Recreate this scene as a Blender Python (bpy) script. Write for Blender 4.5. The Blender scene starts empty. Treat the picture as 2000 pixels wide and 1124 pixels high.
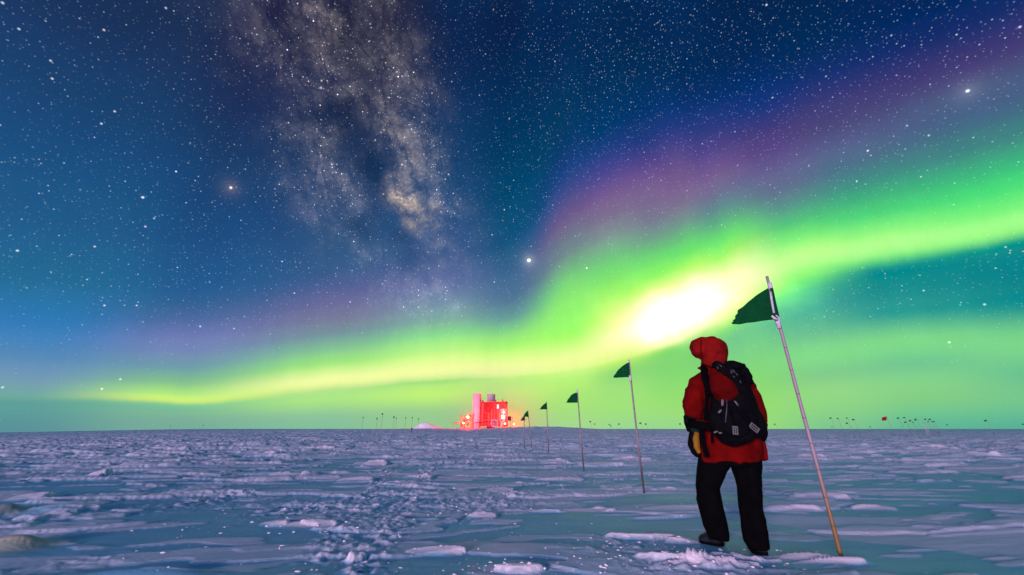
import bpy, bmesh, math, random
import numpy as np
from mathutils import Vector, Matrix

random.seed(7)
scene = bpy.context.scene
col = scene.collection

# ---------------------------------------------------------------- camera
FOC = 778.0 / 2000.0 * 36.0
PITCH = math.atan2(276.0, 778.0)
cam_data = bpy.data.cameras.new('camera')
cam_data.lens = FOC
cam_data.sensor_width = 36.0
cam_data.clip_start = 0.05
cam_data.clip_end = 20000.0
cam = bpy.data.objects.new('camera', cam_data)
col.objects.link(cam)
cam.location = (0.0, 0.0, 1.0)
cam.rotation_euler = (math.radians(90) + PITCH, 0, 0)
scene.camera = cam

scene.view_settings.view_transform = 'Standard'
scene.view_settings.look = 'None'
scene.view_settings.exposure = 0.0
scene.view_settings.gamma = 1.0
scene.cycles.use_denoising = True
scene.cycles.volume_bounces = 0
scene.cycles.max_bounces = 5
scene.cycles.sample_clamp_indirect = 2.0


def direction(px, py):
    """unit-depth ray of a surveyed image point, in world axes"""
    x = (px - 1000) / 778.0
    y = -(py - 562) / 778.0
    return Vector((x, math.cos(PITCH) - y * math.sin(PITCH), math.sin(PITCH) + y * math.cos(PITCH)))


def at(px, py, Y):
    """the surveyed point brought to the distance Y at which the thing stands"""
    d = direction(px, py)
    return Vector((0, 0, 1.0)) + d * (Y / d.y)


def lin(c):
    c = c / 255.0
    return c / 12.92 if c <= 0.04045 else ((c + 0.055) / 1.055) ** 2.4


# ---------------------------------------------------------------- sky
# the aurora arc: elevation of its lower edge along the azimuth (degrees)
ARC = [(-52.09, 2.89), (-51.22, 2.78), (-44.83, 2.95), (-37.52, 2.86), (-31.87, 3.64), (-23.64, 4.75),
       (-14.13, 6.04), (-7.19, 6.66), (0.0, 7.07), (7.24, 7.78), (14.36, 8.84), (21.27, 10.59), (25.9, 11.94),
       (29.14, 13.28), (32.45, 15.51), (35.96, 16.52), (39.65, 16.95), (44.24, 16.68), (48.27, 16.41),
       (51.8, 16.11), (54.91, 15.84)]
# and the elevation where its red and violet upper reaches end
TOP = [(-60, 12), (-50, 13), (-40, 15), (-25, 20.5), (-10, 24), (0, 27), (9, 37), (15, 40), (22, 41.5), (26, 41.5), (30, 41),
       (38, 40.5), (45, 40), (55, 38), (60, 37)]
# colour of the night sky by elevation, along a dozen azimuths
SKY = [
    (-110, [(0, 70, 85, 140), (3, 75, 90, 145), (10, 65, 85, 145), (25, 50, 75, 135), (45, 35, 65, 125), (50, 32, 62, 122)]),
    (-50, [(0,90,145,154), (1.62,93,158,154), (2.28,96,160,154), (2.8,112,168,160), (4.28,115,155,180), (6.12,90,140,185), (8.98,55,125,185), (12.95,39,110,155), (17.61,34,95,142), (22.42,29,85,133), (26.78,26,75,124), (30.08,26,68,113), (34.99,26,58,102), (40.03,26,48,86)]),
    (-40, [(0,118,170,155), (1.42,124,180,152), (2.45,135,200,148), (2.97,205,240,120), (3.5,180,235,130), (4.56,140,200,140), (6.02,115,165,165), (7.84,115,140,180), (9.52,110,125,180), (11.24,85,110,163), (12.97,59,100,150), (15.03,39,92,145), (20.11,32,80,133), (24.97,26,70,120), (29.83,26,62,107), (35.02,26,50,93), (40.0,26,40,80), (47.97,29,32,70)]),
    (-25, [(0,130,190,155), (1.68,145,200,152), (3.21,170,228,135), (4.14,175,230,138), (4.58,195,232,145), (5.39,240,252,160), (6.35,230,250,160), (7.63,170,235,130), (9.25,140,205,145), (11.23,120,160,158), (13.23,119,130,155), (15.24,109,112,155), (17.28,89,100,150), (19.32,64,92,142), (22.06,49,88,133), (28.85,36,70,115), (35.44,29,55,95), (41.67,28,42,78), (49.98,30,34,64)]),
    (-10, [(0,150,200,145), (2.48,160,210,140), (4.16,190,240,120), (5.52,185,238,125), (6.27,170,228,130), (7.1,235,250,160), (8.28,240,255,160), (10.04,200,250,140), (12.17,150,230,140), (14.33,125,180,155), (16.5,115,150,165), (19.4,95,115,160), (22.31,70,95,145), (27.36,40,80,130), (34.98,18,66,112), (44.05,12,50,95), (50.02,10,38,80)]),
    (0, [(0,165,205,140), (2.52,180,220,130), (4.56,198,240,125), (5.95,190,245,130), (6.79,200,250,130), (7.7,240,255,160), (9.12,230,255,150), (10.91,180,250,120), (13.08,140,220,130), (14.9,110,170,150), (17.47,85,125,150), (21.15,65,105,145), (25.55,30,88,130), (31.29,5,75,115), (38.14,0,60,100), (44.48,2,48,90), (50.24,5,38,80), (55.38,8,30,70)]),
    (9, [(0,165,215,145), (2.5,165,225,125), (5.2,175,235,120), (6.93,190,245,125), (7.84,215,250,140), (9.03,240,255,155), (10.45,225,255,145), (12.6,170,255,110), (15.13,150,250,110), (18.04,140,235,115), (20.96,120,205,125), (23.88,115,150,140), (26.05,110,125,140), (28.92,110,95,140), (31.75,80,80,140), (34.51,40,70,135), (37.87,15,60,115), (41.11,5,58,100), (47.16,5,48,92), (52.09,5,38,82)]),
    (15, [(0,155,215,145), (2.44,160,225,125), (5.08,160,225,125), (7.44,150,220,120), (8.81,200,245,120), (10.2,245,255,160), (12.3,250,255,170), (14.77,215,255,120), (16.91,175,250,100), (19.78,135,235,110), (22.64,115,205,125), (25.5,125,160,145), (28.32,125,120,145), (31.11,120,95,145), (33.85,85,75,145), (36.53,45,65,135), (39.13,10,60,115), (43.49,3,52,98), (50.02,3,42,85)]),
    (22, [(0,150,215,140), (2.34,155,222,120), (5.52,140,220,115), (8.8,130,215,115), (10.13,150,225,110), (10.94,235,252,150), (12.16,255,255,190), (15.58,255,255,220), (17.31,250,255,185), (18.35,225,255,130), (19.74,160,250,102), (21.47,125,235,110), (23.21,108,205,122), (24.6,112,170,135), (26.67,118,135,145), (29.41,122,108,145), (31.44,120,98,145), (34.1,95,75,140), (36.71,50,62,130), (39.87,15,55,115), (45.27,3,48,92), (50.25,3,40,82)]),
    (26, [(0,150,216,135), (2.27,155,222,118), (5.98,138,218,118), (8.53,130,212,122), (10.81,135,220,118), (11.93,200,240,140), (12.79,250,255,185), (15.8,255,255,225), (17.82,245,255,190), (19.85,205,255,125), (21.89,130,238,108), (23.93,105,205,120), (25.96,112,160,138), (28.32,122,122,145), (30.65,122,100,145), (32.95,108,85,140), (35.22,82,72,138), (37.75,45,60,130), (40.23,15,55,118), (43.8,3,48,95), (49.37,3,40,85)]),
    (30, [(0,150,218,125), (2.19,150,220,115), (5.76,135,215,120), (8.85,125,210,135), (11.38,118,205,140), (12.66,150,232,122), (13.82,225,255,145), (15.25,245,255,180), (17.21,245,255,185), (19.18,230,255,160), (20.84,175,250,115), (22.49,125,240,112), (23.81,105,215,120), (25.13,98,180,132), (26.45,96,150,140), (28.09,105,122,145), (30.7,118,98,145), (33.59,90,75,140), (36.11,58,62,130), (38.88,25,55,120), (42.74,3,45,95), (46.14,3,42,88)]),
    (38, [(0,125,195,145), (1.99,140,210,135), (4.14,145,215,135), (5.8,130,205,140), (8.06,130,220,140), (9.79,115,200,145), (12.14,80,175,150), (13.93,65,165,150), (15.44,80,190,138), (16.47,120,230,122), (17.57,160,250,130), (18.49,190,255,145), (19.72,185,255,140), (20.95,140,245,125), (22.81,95,208,124), (24.67,88,165,136), (26.83,95,122,142), (29.3,100,100,145), (31.75,90,75,135), (34.17,70,62,125), (36.56,35,55,125), (38.9,10,50,115), (42.33,3,42,92), (48.77,3,35,78)]),
    (45, [(0,95,180,150), (1.31,110,195,145), (2.75,130,205,135), (4.71,130,210,140), (6.22,115,200,145), (7.76,125,215,140), (9.07,120,210,140), (10.93,60,165,145), (12.55,40,150,145), (14.75,20,140,140), (16.14,30,150,140), (16.87,90,205,130), (17.54,150,245,135), (18.68,180,255,145), (19.81,150,250,130), (21.53,95,222,125), (23.26,72,190,125), (24.99,65,155,132), (27.31,75,120,138), (29.62,85,100,140), (31.93,75,75,125), (34.78,60,60,120), (37.04,30,50,115), (39.97,5,45,95), (45.68,3,38,80)]),
    (55, [(0,80,170,150), (2.23,110,195,145), (4.64,100,190,145), (6.31,125,215,140), (8.02,110,205,140), (9.79,40,155,145), (12.05,15,135,140), (15.0,20,140,140), (15.81,50,170,135), (16.53,140,240,133), (17.5,162,255,140), (18.48,130,247,128), (20.02,90,230,122), (21.72,66,203,125), (24.25,65,150,132), (26.3,66,120,132), (27.84,70,100,135), (30.02,75,90,130), (31.99,70,65,120), (34.99,35,48,110), (37.67,8,42,100), (40.02,5,38,90)]),
    (110, [(0, 75, 100, 140), (3, 80, 100, 150), (12, 65, 90, 150), (25, 50, 75, 135), (45, 35, 65, 125), (50, 32, 62, 122)]),
]
REAR = [(0, 35, 85, 120), (6, 40, 90, 130), (18, 38, 92, 138), (32, 28, 88, 138), (55, 18, 84, 138), (85, 12, 80, 135)]

world = bpy.data.worlds.new('World')
scene.world = world
world.use_nodes = True
world.cycles.sampling_method = 'MANUAL'
world.cycles.sample_map_resolution = 1024
nt = world.node_tree
nt.nodes.clear()
LK = nt.links


def nd(t, **kw):
    n = nt.nodes.new(t)
    for k, v in kw.items():
        setattr(n, k, v)
    return n


def put(sock, v):
    if isinstance(v, bpy.types.NodeSocket):
        LK.new(v, sock)
    else:
        sock.default_value = v


def M(op, a, b=0.0, c=0.0, clamp=False):
    n = nd('ShaderNodeMath', operation=op, use_clamp=clamp)
    put(n.inputs[0], a); put(n.inputs[1], b); put(n.inputs[2], c)
    return n.outputs[0]


def VM(op, a, b=(0, 0, 0), s=None):
    n = nd('ShaderNodeVectorMath', operation=op)
    put(n.inputs[0], a)
    if op == 'SCALE':
        put(n.inputs['Scale'], s)
    else:
        put(n.inputs[1], b)
    return n.outputs['Value'] if op in ('DOT_PRODUCT', 'LENGTH', 'DISTANCE') else n.outputs['Vector']


def SS(v, a, b, lo=0.0, hi=1.0, kind='SMOOTHSTEP'):
    n = nd('ShaderNodeMapRange', interpolation_type=kind)
    put(n.inputs['Value'], v)
    for k, x in (('From Min', a), ('From Max', b), ('To Min', lo), ('To Max', hi)):
        put(n.inputs[k], x)
    return n.outputs['Result']


def MIX(f, a, b, blend='MIX'):
    n = nd('ShaderNodeMix', data_type='RGBA', blend_type=blend)
    n.clamp_result = False
    put(n.inputs[0], f)
    for i, v in ((6, a), (7, b)):
        put(n.inputs[i], v)
    return n.outputs[2]


def NOISE(vec, scale, detail=3, rough=0.55, dist=0.0):
    n = nd('ShaderNodeTexNoise')
    put(n.inputs['Vector'], vec)
    n.inputs['Scale'].default_value = scale
    n.inputs['Detail'].default_value = detail
    n.inputs['Roughness'].default_value = rough
    n.inputs['Distortion'].default_value = dist
    return n.outputs['Fac']


tc = nd('ShaderNodeTexCoord')
D = VM('NORMALIZE', tc.outputs['Generated'])
sp = nd('ShaderNodeSeparateXYZ'); LK.new(D, sp.inputs[0])
DX, DY, DZ = sp.outputs
AZ = M('MULTIPLY', M('ARCTAN2', DX, DY), 180 / math.pi)
EL = M('MULTIPLY', M('ARCSINE', DZ), 180 / math.pi)



def curve_of_az(table, lo, hi):
    fc = nd('ShaderNodeFloatCurve')
    put(fc.inputs['Value'], SS(AZ, -60, 60, kind='LINEAR'))
    crv = fc.mapping.curves[0]
    pts = [(0.0, table[0][1] / 60)] + [((a + 60) / 120, e / 60) for a, e in table[1:-1]] + [(1.0, table[-1][1] / 60)]
    while len(crv.points) < len(pts):
        crv.points.new(0.5, 0.5)
    for p, (x, y) in zip(crv.points, pts):
        p.location = (x, y); p.handle_type = 'AUTO_CLAMPED'
    fc.mapping.update()
    return M('MULTIPLY', fc.outputs[0], 60.0)


L = curve_of_az(ARC, 0, 60)
H = curve_of_az(TOP, 0, 60)
# ray structure of the curtain: the edge wavers a little
rays = NOISE(VM('MULTIPLY', D, (1, 1, 0.12)), 14, 3, 0.6)
waver = M('MULTIPLY', M('SUBTRACT', rays, 0.5), 0.5)
L = M('ADD', L, waver)
H = M('ADD', H, M('MULTIPLY', waver, 1.6))
U = M('ADD', M('DIVIDE', EL, L, clamp=True), M('DIVIDE', M('SUBTRACT', EL, L), M('SUBTRACT', H, L), clamp=True))
U = M('ADD', U, M('MAXIMUM', M('DIVIDE', M('SUBTRACT', EL, H), 40.0), 0.0))
POS = M('DIVIDE', U, 3.6)


def arc_el(a):
    return float(np.interp(a, [p[0] for p in ARC], [p[1] for p in ARC]))


def ramp(stops, fac, interp='CARDINAL'):
    r = nd('ShaderNodeValToRGB')
    LK.new(fac, r.inputs[0])
    cr = r.color_ramp
    cr.interpolation = interp
    while len(cr.elements) < len(stops):
        cr.elements.new(0.5)
    for e, (p, r_, g_, b_) in zip(cr.elements, sorted(stops)):
        e.position = min(max(p, 0), 1)
        e.color = (lin(r_), lin(g_), lin(b_), 1)
    return r.outputs[0]


def u_of(a, el):
    la = arc_el(a)
    ha = float(np.interp(a, [p[0] for p in TOP], [p[1] for p in TOP]))
    return (min(el / la, 1) + min(max((el - la) / (ha - la), 0), 1) + max(el - ha, 0) / 40) / 3.6


colr = None
prev = None
for a, stops in SKY:
    c = ramp([(u_of(a, s[0]),) + s[1:] for s in stops], POS)
    colr = c if colr is None else MIX(SS(AZ, prev, a), colr, c)
    prev = a
rear = ramp([(s[0] / 90,) + s[1:] for s in REAR], M('DIVIDE', M('MAXIMUM', EL, 0.0), 90.0), 'EASE')
colr = MIX(SS(M('ABSOLUTE', AZ), 75, 125), colr, rear)
zen = SS(EL, 52, 75)
colr = MIX(zen, colr, (lin(12), lin(82), lin(138), 1))


def frame(px, py, up_px, up_py):
    C = direction(px, py).normalized()
    Uv = direction(up_px, up_py).normalized()
    Uv = (Uv - C * Uv.dot(C)).normalized()
    R = C.cross(Uv).normalized()
    return C, R, Uv


def local(fr):
    """tangent coordinates (degrees) about a direction of the sky"""
    C, R, Uv = fr
    c = M('MAXIMUM', VM('DOT_PRODUCT', D, tuple(C)), 0.05)
    n = nd('ShaderNodeCombineXYZ')
    LK.new(M('MULTIPLY', M('DIVIDE', VM('DOT_PRODUCT', D, tuple(R)), c), 57.3), n.inputs[0])
    LK.new(M('MULTIPLY', M('DIVIDE', VM('DOT_PRODUCT', D, tuple(Uv)), c), 57.3), n.inputs[1])
    return n.outputs[0]


def loc_of(fr, px, py):
    d = direction(px, py).normalized()
    C, R, Uv = fr
    return (57.3 * d.dot(R) / d.dot(C), 57.3 * d.dot(Uv) / d.dot(C))


def blob(vec, cx, cy, sx, sy, rot=0.0):
    n = nd('ShaderNodeMapping', vector_type='TEXTURE')
    put(n.inputs[0], vec)
    n.inputs['Location'].default_value = (cx, cy, 0)
    n.inputs['Rotation'].default_value = (0, 0, math.radians(rot))
    n.inputs['Scale'].default_value = (sx, sy, 1)
    q = VM('DOT_PRODUCT', n.outputs[0], n.outputs[0])
    return M('EXPONENT', M('MULTIPLY', q, -1.0))


# --- the burnt-out heart of the aurora
fine = NOISE(VM('MULTIPLY', D, (1, 1, 0.05)), 30, 4, 0.65)
band = M('MULTIPLY', SS(EL, 2, 12), SS(EL, 30, 45, 1.0, 0.0))
colr = VM('SCALE', colr, s=M('ADD', 1.0, M('MULTIPLY', M('SUBTRACT', fine, 0.5), M('MULTIPLY', band, 0.17))))
frA = frame(1335, 600, 1335, 200)
la = local(frA)
hw = nd('ShaderNodeTexNoise'); put(hw.inputs['Vector'], VM('MULTIPLY', la, (1.0, 1.6, 1.0)))
hw.inputs['Scale'].default_value = 0.16; hw.inputs['Detail'].default_value = 3
la = VM('ADD', la, VM('SCALE', VM('SUBTRACT', hw.outputs['Color'], (0.5, 0.5, 0.5)), s=4.0))
for (px, py, sx, sy, rot, cc) in (
        (1332, 606, 4.4, 2.3, 24, (0.9, 0.6, 1.1)),
        (1280, 640, 4.0, 1.5, 14, (0.4, 0.25, 0.4)),
        (1230, 612, 4.5, 2.6, 10, (0.25, 0.15, 0.15)),
        (1410, 562, 4.5, 2.4, 16, (0.25, 0.2, 0.10)),
        (1530, 580, 3.2, 2.4, 32, (0.10, 0.40, 0.03))):
    cx, cy = loc_of(frA, px, py)
    b = blob(la, cx, cy, sx, sy, rot)
    colr = VM('ADD', colr, VM('SCALE', cc, s=b))

# --- Milky Way
frM = frame(740, 330, 640, 0)
lm = local(frM)
nz = nd('ShaderNodeTexNoise'); put(nz.inputs['Vector'], lm)
nz.inputs['Scale'].default_value = 0.13; nz.inputs['Detail'].default_value = 4
warp = VM('ADD', lm, VM('SCALE', VM('SUBTRACT', nz.outputs['Color'], (0.5, 0.5, 0.5)), s=7.0))
glow = [(600, 30, 6.0, 9, 0, .40), (640, 75, 2.6, 3.0, 0, .34), (740, 70, 5.0, 11, 0, .42), (625, 165, 3.6, 4, 0, .34), (770, 210, 4.6, 8, 0, .50),
        (800, 300, 4.2, 5.6, 10, .55), (785, 320, 1.8, 1.9, 0, .55), (830, 400, 4.2, 4.4, 10, .55), (880, 420, 4.0, 5.0, 10, .25), (860, 500, 3.2, 4.2, 5, .38),
        (630, 320, 3.8, 5.0, 0, .95), (640, 400, 4.4, 4.0, 0, .62), (715, 490, 3.4, 3.6, 0, .40), (880, 585, 4.6, 4.4, 0, .48), (790, 575, 5.6, 4.2, 0, .42),
        (520, 70, 6, 6, 0, .20), (690, 385, 2.0, 1.5, 0, .35), (700, 180, 3, 4, 0, .25)]
core = [(795, 315, 2.0, 2.0, 0, .45), (800, 400, 1.9, 2.6, 25, 1.1), (825, 425, 2.0, 2.8, 20, .8), (770, 260, 1.6, 3, 0, .18), (645, 70, 2.2, 2.6, 0, .14)]
dark = [(700, 290, 2.4, 3.6, 12, .95), (742, 350, 2.0, 2.6, 0, .95), (770, 440, 2.4, 2.6, 35, .95), (700, 435, 2.6, 1.6, -15, .8), (665, 15, 1.3, 2.6, 30, .7), (680, 95, 1.7, 2.4, 25, .85),
        (560, 60, 1.8, 4.5, 0, .7), (685, 230, 2.8, 1.5, 20, .6), (795, 500, 1.5, 2.6, 15, .7), (615, 235, 3.8, 1.0, 10, .6), (720, 200, 1.0, 2.6, 20, .5)]


def total(lst, vec):
    s = None
    for px, py, sx, sy, rot, w in lst:
        cx, cy = loc_of(frM, px, py)
        b = M('MULTIPLY', blob(vec, cx, cy, sx, sy, rot), w)
        s = b if s is None else M('ADD', s, b)
    return s


g = total(glow, warp)
kc = total(core, warp)
dk = total(dark, warp)
cl = NOISE(lm, 0.22, 6, 0.58, 0.5)
cl2 = NOISE(VM('ADD', lm, (31, 7, 3)), 0.8, 5, 0.6, 0.3)
tex = M('MULTIPLY', SS(cl, 0.36, 0.62, 0.38, 1.2), SS(cl2, 0.32, 0.66, 0.68, 1.25))
grain = NOISE(VM('ADD', lm, (11, 3, 8)), 2.6, 6, 0.7, 0.0)
lane = M('ABSOLUTE', M('SUBTRACT', NOISE(VM('MULTIPLY', VM('ADD', lm, (5, 9, 1)), (1.0, 0.55, 1.0)), 0.28, 7, 0.66, 0.35), 0.5))
tex = M('MULTIPLY', tex, M('MULTIPLY', SS(grain, 0.35, 0.65, 0.75, 1.25), SS(lane, 0.0, 0.055, 0.42, 1.0)))
holes = M('SUBTRACT', 1.0, M('MULTIPLY', M('MINIMUM', dk, 1.0), SS(cl2, 0.35, 0.6, 1.0, 0.8)))
g = M('MAXIMUM', M('MULTIPLY', M('MULTIPLY', g, tex), holes), 0.0)
kc = M('MAXIMUM', M('MULTIPLY', M('MULTIPLY', kc, tex), holes), 0.0)
colr = VM('ADD', colr, VM('SCALE', (0.138, 0.118, 0.112), s=g))
colr = VM('ADD', colr, VM('SCALE', (0.30, 0.20, 0.085), s=kc))
dust = M('MULTIPLY', M('MINIMUM', dk, 1.0), 0.72)
colr = VM('MULTIPLY', colr, VM('SUBTRACT', (1, 1, 1), VM('SCALE', (0.55, 0.45, 0.38), s=dust)))

# --- faint stars: three depths of Voronoi cells cut by the sphere of directions
SKYLINE = SS(EL, 2.0, 16.0, 0.15, 1.0)
BRIGHTSKY = VM('DOT_PRODUCT', colr, (0.3, 0.5, 0.2))
VIS = M('MULTIPLY', SKYLINE, SS(BRIGHTSKY, 0.1, 0.7, 1.0, 0.35))


def stars(scale, r, gain, power, off, dens=None):
    v = nd('ShaderNodeTexVoronoi', voronoi_dimensions='3D', feature='F1')
    put(v.inputs['Vector'], VM('ADD', D, off))
    v.inputs['Scale'].default_value = scale
    sc = nd('ShaderNodeSeparateColor'); LK.new(v.outputs['Color'], sc.inputs[0])
    core = SS(v.outputs['Distance'], 0.0, r, 1.0, 0.0)
    mag = M('POWER', sc.outputs[0], power)
    br = M('MULTIPLY', M('MULTIPLY', core, M('ADD', M('MULTIPLY', mag, gain), gain * 0.04)), VIS)
    if dens is not None:
        br = M('MULTIPLY', br, dens)
    tint = VM('ADD', (0.72, 0.9, 1.0), VM('SCALE', (0.28, -0.18, -0.5), s=SS(sc.outputs[1], 0.55, 1.0)))
    return VM('SCALE', tint, s=br)


mwd = SS(g, 0.0, 0.6, 0.55, 2.0)
right_top = M('ADD', mwd, M('MULTIPLY', SS(EL, 25, 50), SS(AZ, -5, 15, 0.0, 0.7)))
layers = [colr]
st = None
for a in ((210, 0.28, 0.60, 2.6, (3.1, 1.7, 0.4), right_top),
          (125, 0.20, 1.4, 3.4, (7.3, 2.2, 5.1), mwd),
          (58, 0.105, 1.7, 2.4, (1.9, 8.4, 2.6), mwd),
          (22, 0.048, 1.5, 2.0, (4.4, 0.3, 9.2), None)):
    q = stars(*a)
    st = q if st is None else VM('ADD', st, q)
layers.append(st)
br = None

# --- the bright ones, each in its place
BRIGHT = [(1033, 509, 5.0, 2.6, (1, .97, .85)), (451, 367, 1.6, 1.9, (1, .72, .55)), (279, 386, 1.1, 1.7, (.95, .9, 1)),
          (1890, 178, 1.4, 1.8, (.9, .95, 1)), (1146, 524, 1.0, 1.7, (1, 1, .85)), (985, 410, .8, 1.3, (1, 1, 1)),
          (1497, 10, .9, 1.4, (.95, .9, 1)), (34, 490, .8, 1.4, (1, .95, .85)), (185, 482, .7, 1.3, (1, .9, .8)),
          (284, 443, .8, 1.3, (1, .95, 1)), (301, 427, .5, 1.3, (.9, .95, 1)), (198, 242, .8, 1.3, (1, .95, 1)),
          (224, 218, .8, 1.3, (1, .9, 1)), (203, 59, .8, 1.3, (1, .85, .7)), (575, 573, .8, 1.3, (.95, .9, 1)),
          (204, 597, .8, 1.2, (1, 1, .95)), (267, 597, .7, 1.2, (1, .9, .8)), (391, 638, .8, 1.3, (1, .95, 1)),
          (457, 642, .6, 1.2, (1, .95, 1)), (684, 590, .7, 1.3, (1, 1, .9)), (235, 741, .7, 1.3, (.9, 1, .8)),
          (199, 760, .7, 1.3, (1, 1, .7)), (5, 757, .6, 1.3, (.8, 1, .9)), (324, 16, .8, 1.3, (.8, .8, 1)), (102, 154, .8, 1.3, (1, .85, .7)),
          (99, 119, .7, 1.3, (.8, .9, 1)), (37, 57, .7, 1.3, (.8, .95, 1)), (5, 6, .7, 1.4, (.8, .95, 1)), (785, 322, .8, 1.6, (1, .95, .85)),
          (733, 274, .7, 1.3, (.95, .9, 1)), (760, 191, .8, 1.3, (.95, .9, 1)), (1093, 521, .5, 1.1, (.9, .9, 1)), (876, 341, .8, 1.4, (.9, .95, 1)),
          (961, 459, .8, 1.2, (.9, .95, 1)), (1923, 595, .7, 1.4, (.8, 1, 1)), (1804, 568, .6, 1.2, (.8, 1, 1)), (628, 158, .6, 1.6, (1, .9, .8)), (627, 172, .6, 1.9, (.8, .9, 1)),
          (1854, 669, .7, 1.4, (1, .95, .8)), (1992, 53, .8, 1.3, (.9, .95, 1)), (1509, 191, .6, 1.2, (.9, .95, 1)), (1814, 265, .6, 1.3, (.9, .95, 1))]
n_done = 0
for px, py, gain, rad, tint in BRIGHT:
    d = direction(px, py).normalized()
    dist = VM('DISTANCE', D, tuple(d))
    c = SS(dist, 0.0, rad * 0.0019, gain, 0.0)
    if gain > 1.3:
        c = M('ADD', c, M('MULTIPLY', M('EXPONENT', M('MULTIPLY', dist, -110.0)), 0.10 * gain ** 0.8))
    q = VM('SCALE', tint, s=c)
    br = q if br is None else VM('ADD', br, q)
    n_done += 1
    if n_done % 7 == 0:
        layers.append(br)
        br = None

if br is not None:
    layers.append(br)
shade = None
for q in layers:
    bg = nd('ShaderNodeBackground')
    LK.new(q, bg.inputs['Color'])
    bg.inputs['Strength'].default_value = 1.0
    if shade is None:
        shade = bg.outputs[0]
    else:
        n = nd('ShaderNodeAddShader')
        LK.new(shade, n.inputs[0]); LK.new(bg.outputs[0], n.inputs[1])
        shade = n.outputs[0]
wo = nd('ShaderNodeOutputWorld')
LK.new(shade, wo.inputs[0])

# the moon, low behind the camera and veiled, so that its shadows are soft
sun = bpy.data.lights.new('moon', 'SUN')
sun.energy = 3.9
sun.angle = math.radians(18)
sun.color = (1.0, 0.74, 0.93)
so = bpy.data.objects.new('moon', sun)
col.objects.link(so)
so.rotation_euler = Vector((-0.45, -0.86, 0.095)).to_track_quat('Z', 'Y').to_euler()

# ---------------------------------------------------------------- helpers
def tag(o, label=None, cat=None, group=None, kind=None):
    for k, v in (('label', label), ('category', cat), ('group', group), ('kind', kind)):
        if v:
            o[k] = v
    return o


def empty(name, loc):
    o = bpy.data.objects.new(name, None)
    o.location = loc
    o.empty_display_size = 0.2
    col.objects.link(o)
    return o


def mesh_obj(name, verts, faces, m, parent=None, smooth=False):
    me = bpy.data.meshes.new(name)
    me.from_pydata([tuple(v) for v in verts], [], faces)
    me.update()
    me.materials.append(m)
    if smooth:
        me.polygons.foreach_set('use_smooth', [True] * len(me.polygons))
    o = bpy.data.objects.new(name, me)
    col.objects.link(o)
    if parent:
        adopt(o, parent)
    return o


def adopt(o, parent):
    """parent a mesh written in world coordinates to its thing"""
    o.parent = parent
    base = Vector(parent.location)
    p = parent.parent
    while p:
        base = base + Vector(p.location); p = p.parent
    o.data.transform(Matrix.Translation(-base))


class MB:
    """collects shapes, then links them as one mesh object"""
    def __init__(self):
        self.v = []; self.f = []

    def add(self, verts, faces):
        n = len(self.v)
        self.v += [Vector(v) for v in verts]
        self.f += [tuple(i + n for i in f) for f in faces]

    def box(self, c, s, rot=None):
        c = Vector(c); R = rot or Matrix.Identity(3)
        vs = [c + R @ Vector((x * s[0] / 2, y * s[1] / 2, z * s[2] / 2)) for z in (-1, 1) for y in (-1, 1) for x in (-1, 1)]
        self.add(vs, [(0, 2, 3, 1), (4, 5, 7, 6), (0, 1, 5, 4), (2, 6, 7, 3), (0, 4, 6, 2), (1, 3, 7, 5)])

    def tube(self, pts, rads, seg=8, caps=True, flat=None, level=False):
        """tapered tube along points; rads are numbers or (across, through) pairs"""
        pts = [Vector(p) for p in pts]
        n = len(self.v)
        ref = Vector((0, 1, 0)) if flat is None else Vector(flat)
        for i, p in enumerate(pts):
            t = (pts[min(i + 1, len(pts) - 1)] - pts[max(i - 1, 0)]).normalized()
            if level:
                t = Vector((0, 0, 1))
            r = ref
            if abs(t.dot(r)) > 0.95:
                r = Vector((1, 0, 0))
            b = (r - t * r.dot(t)).normalized()
            a = b.cross(t).normalized()
            rr = rads[i] if isinstance(rads, (list, tuple)) else rads
            ra, rb = rr if isinstance(rr, (list, tuple)) else (rr, rr)
            for k in range(seg):
                q = 2 * math.pi * k / seg
                self.v.append(p + a * math.cos(q) * ra + b * math.sin(q) * rb)
        for i in range(len(pts) - 1):
            for k in range(seg):
                k2 = (k + 1) % seg
                self.f.append((n + i * seg + k, n + i * seg + k2, n + (i + 1) * seg + k2, n + (i + 1) * seg + k))
        if caps:
            self.f.append(tuple(n + k for k in reversed(range(seg))))
            self.f.append(tuple(n + (len(pts) - 1) * seg + k for k in range(seg)))

    def ball(self, c, r, rot=None, seg=20, rings=12):
        c = Vector(c); R = rot or Matrix.Identity(3)
        r = r if isinstance(r, (tuple, list)) else (r, r, r)
        vs = []; fs = []
        for i in range(1, rings):
            th = math.pi * i / rings
            for k in range(seg):
                q = 2 * math.pi * k / seg
                vs.append(c + R @ Vector((r[0] * math.sin(th) * math.cos(q), r[1] * math.sin(th) * math.sin(q), r[2] * math.cos(th))))
        for i in range(rings - 2):
            for k in range(seg):
                k2 = (k + 1) % seg
                fs.append((i * seg + k, (i + 1) * seg + k, (i + 1) * seg + k2, i * seg + k2))
        t = len(vs); vs.append(c + R @ Vector((0, 0, r[2]))); vs.append(c - R @ Vector((0, 0, r[2])))
        for k in range(seg):
            k2 = (k + 1) % seg
            fs.append((t, k, k2)); fs.append((t + 1, (rings - 2) * seg + k2, (rings - 2) * seg + k))
        self.add(vs, fs)

    def build(self, name, m, parent=None, smooth=True):
        return mesh_obj(name, self.v, self.f, m, parent, smooth)


_r = np.random.RandomState(5)
PERM = np.concatenate([_r.permutation(512)] * 2)
G2 = np.stack([np.cos(np.linspace(0, 2 * np.pi, 512, endpoint=False)), np.sin(np.linspace(0, 2 * np.pi, 512, endpoint=False))], 1)
VAL = _r.rand(512)


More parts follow.
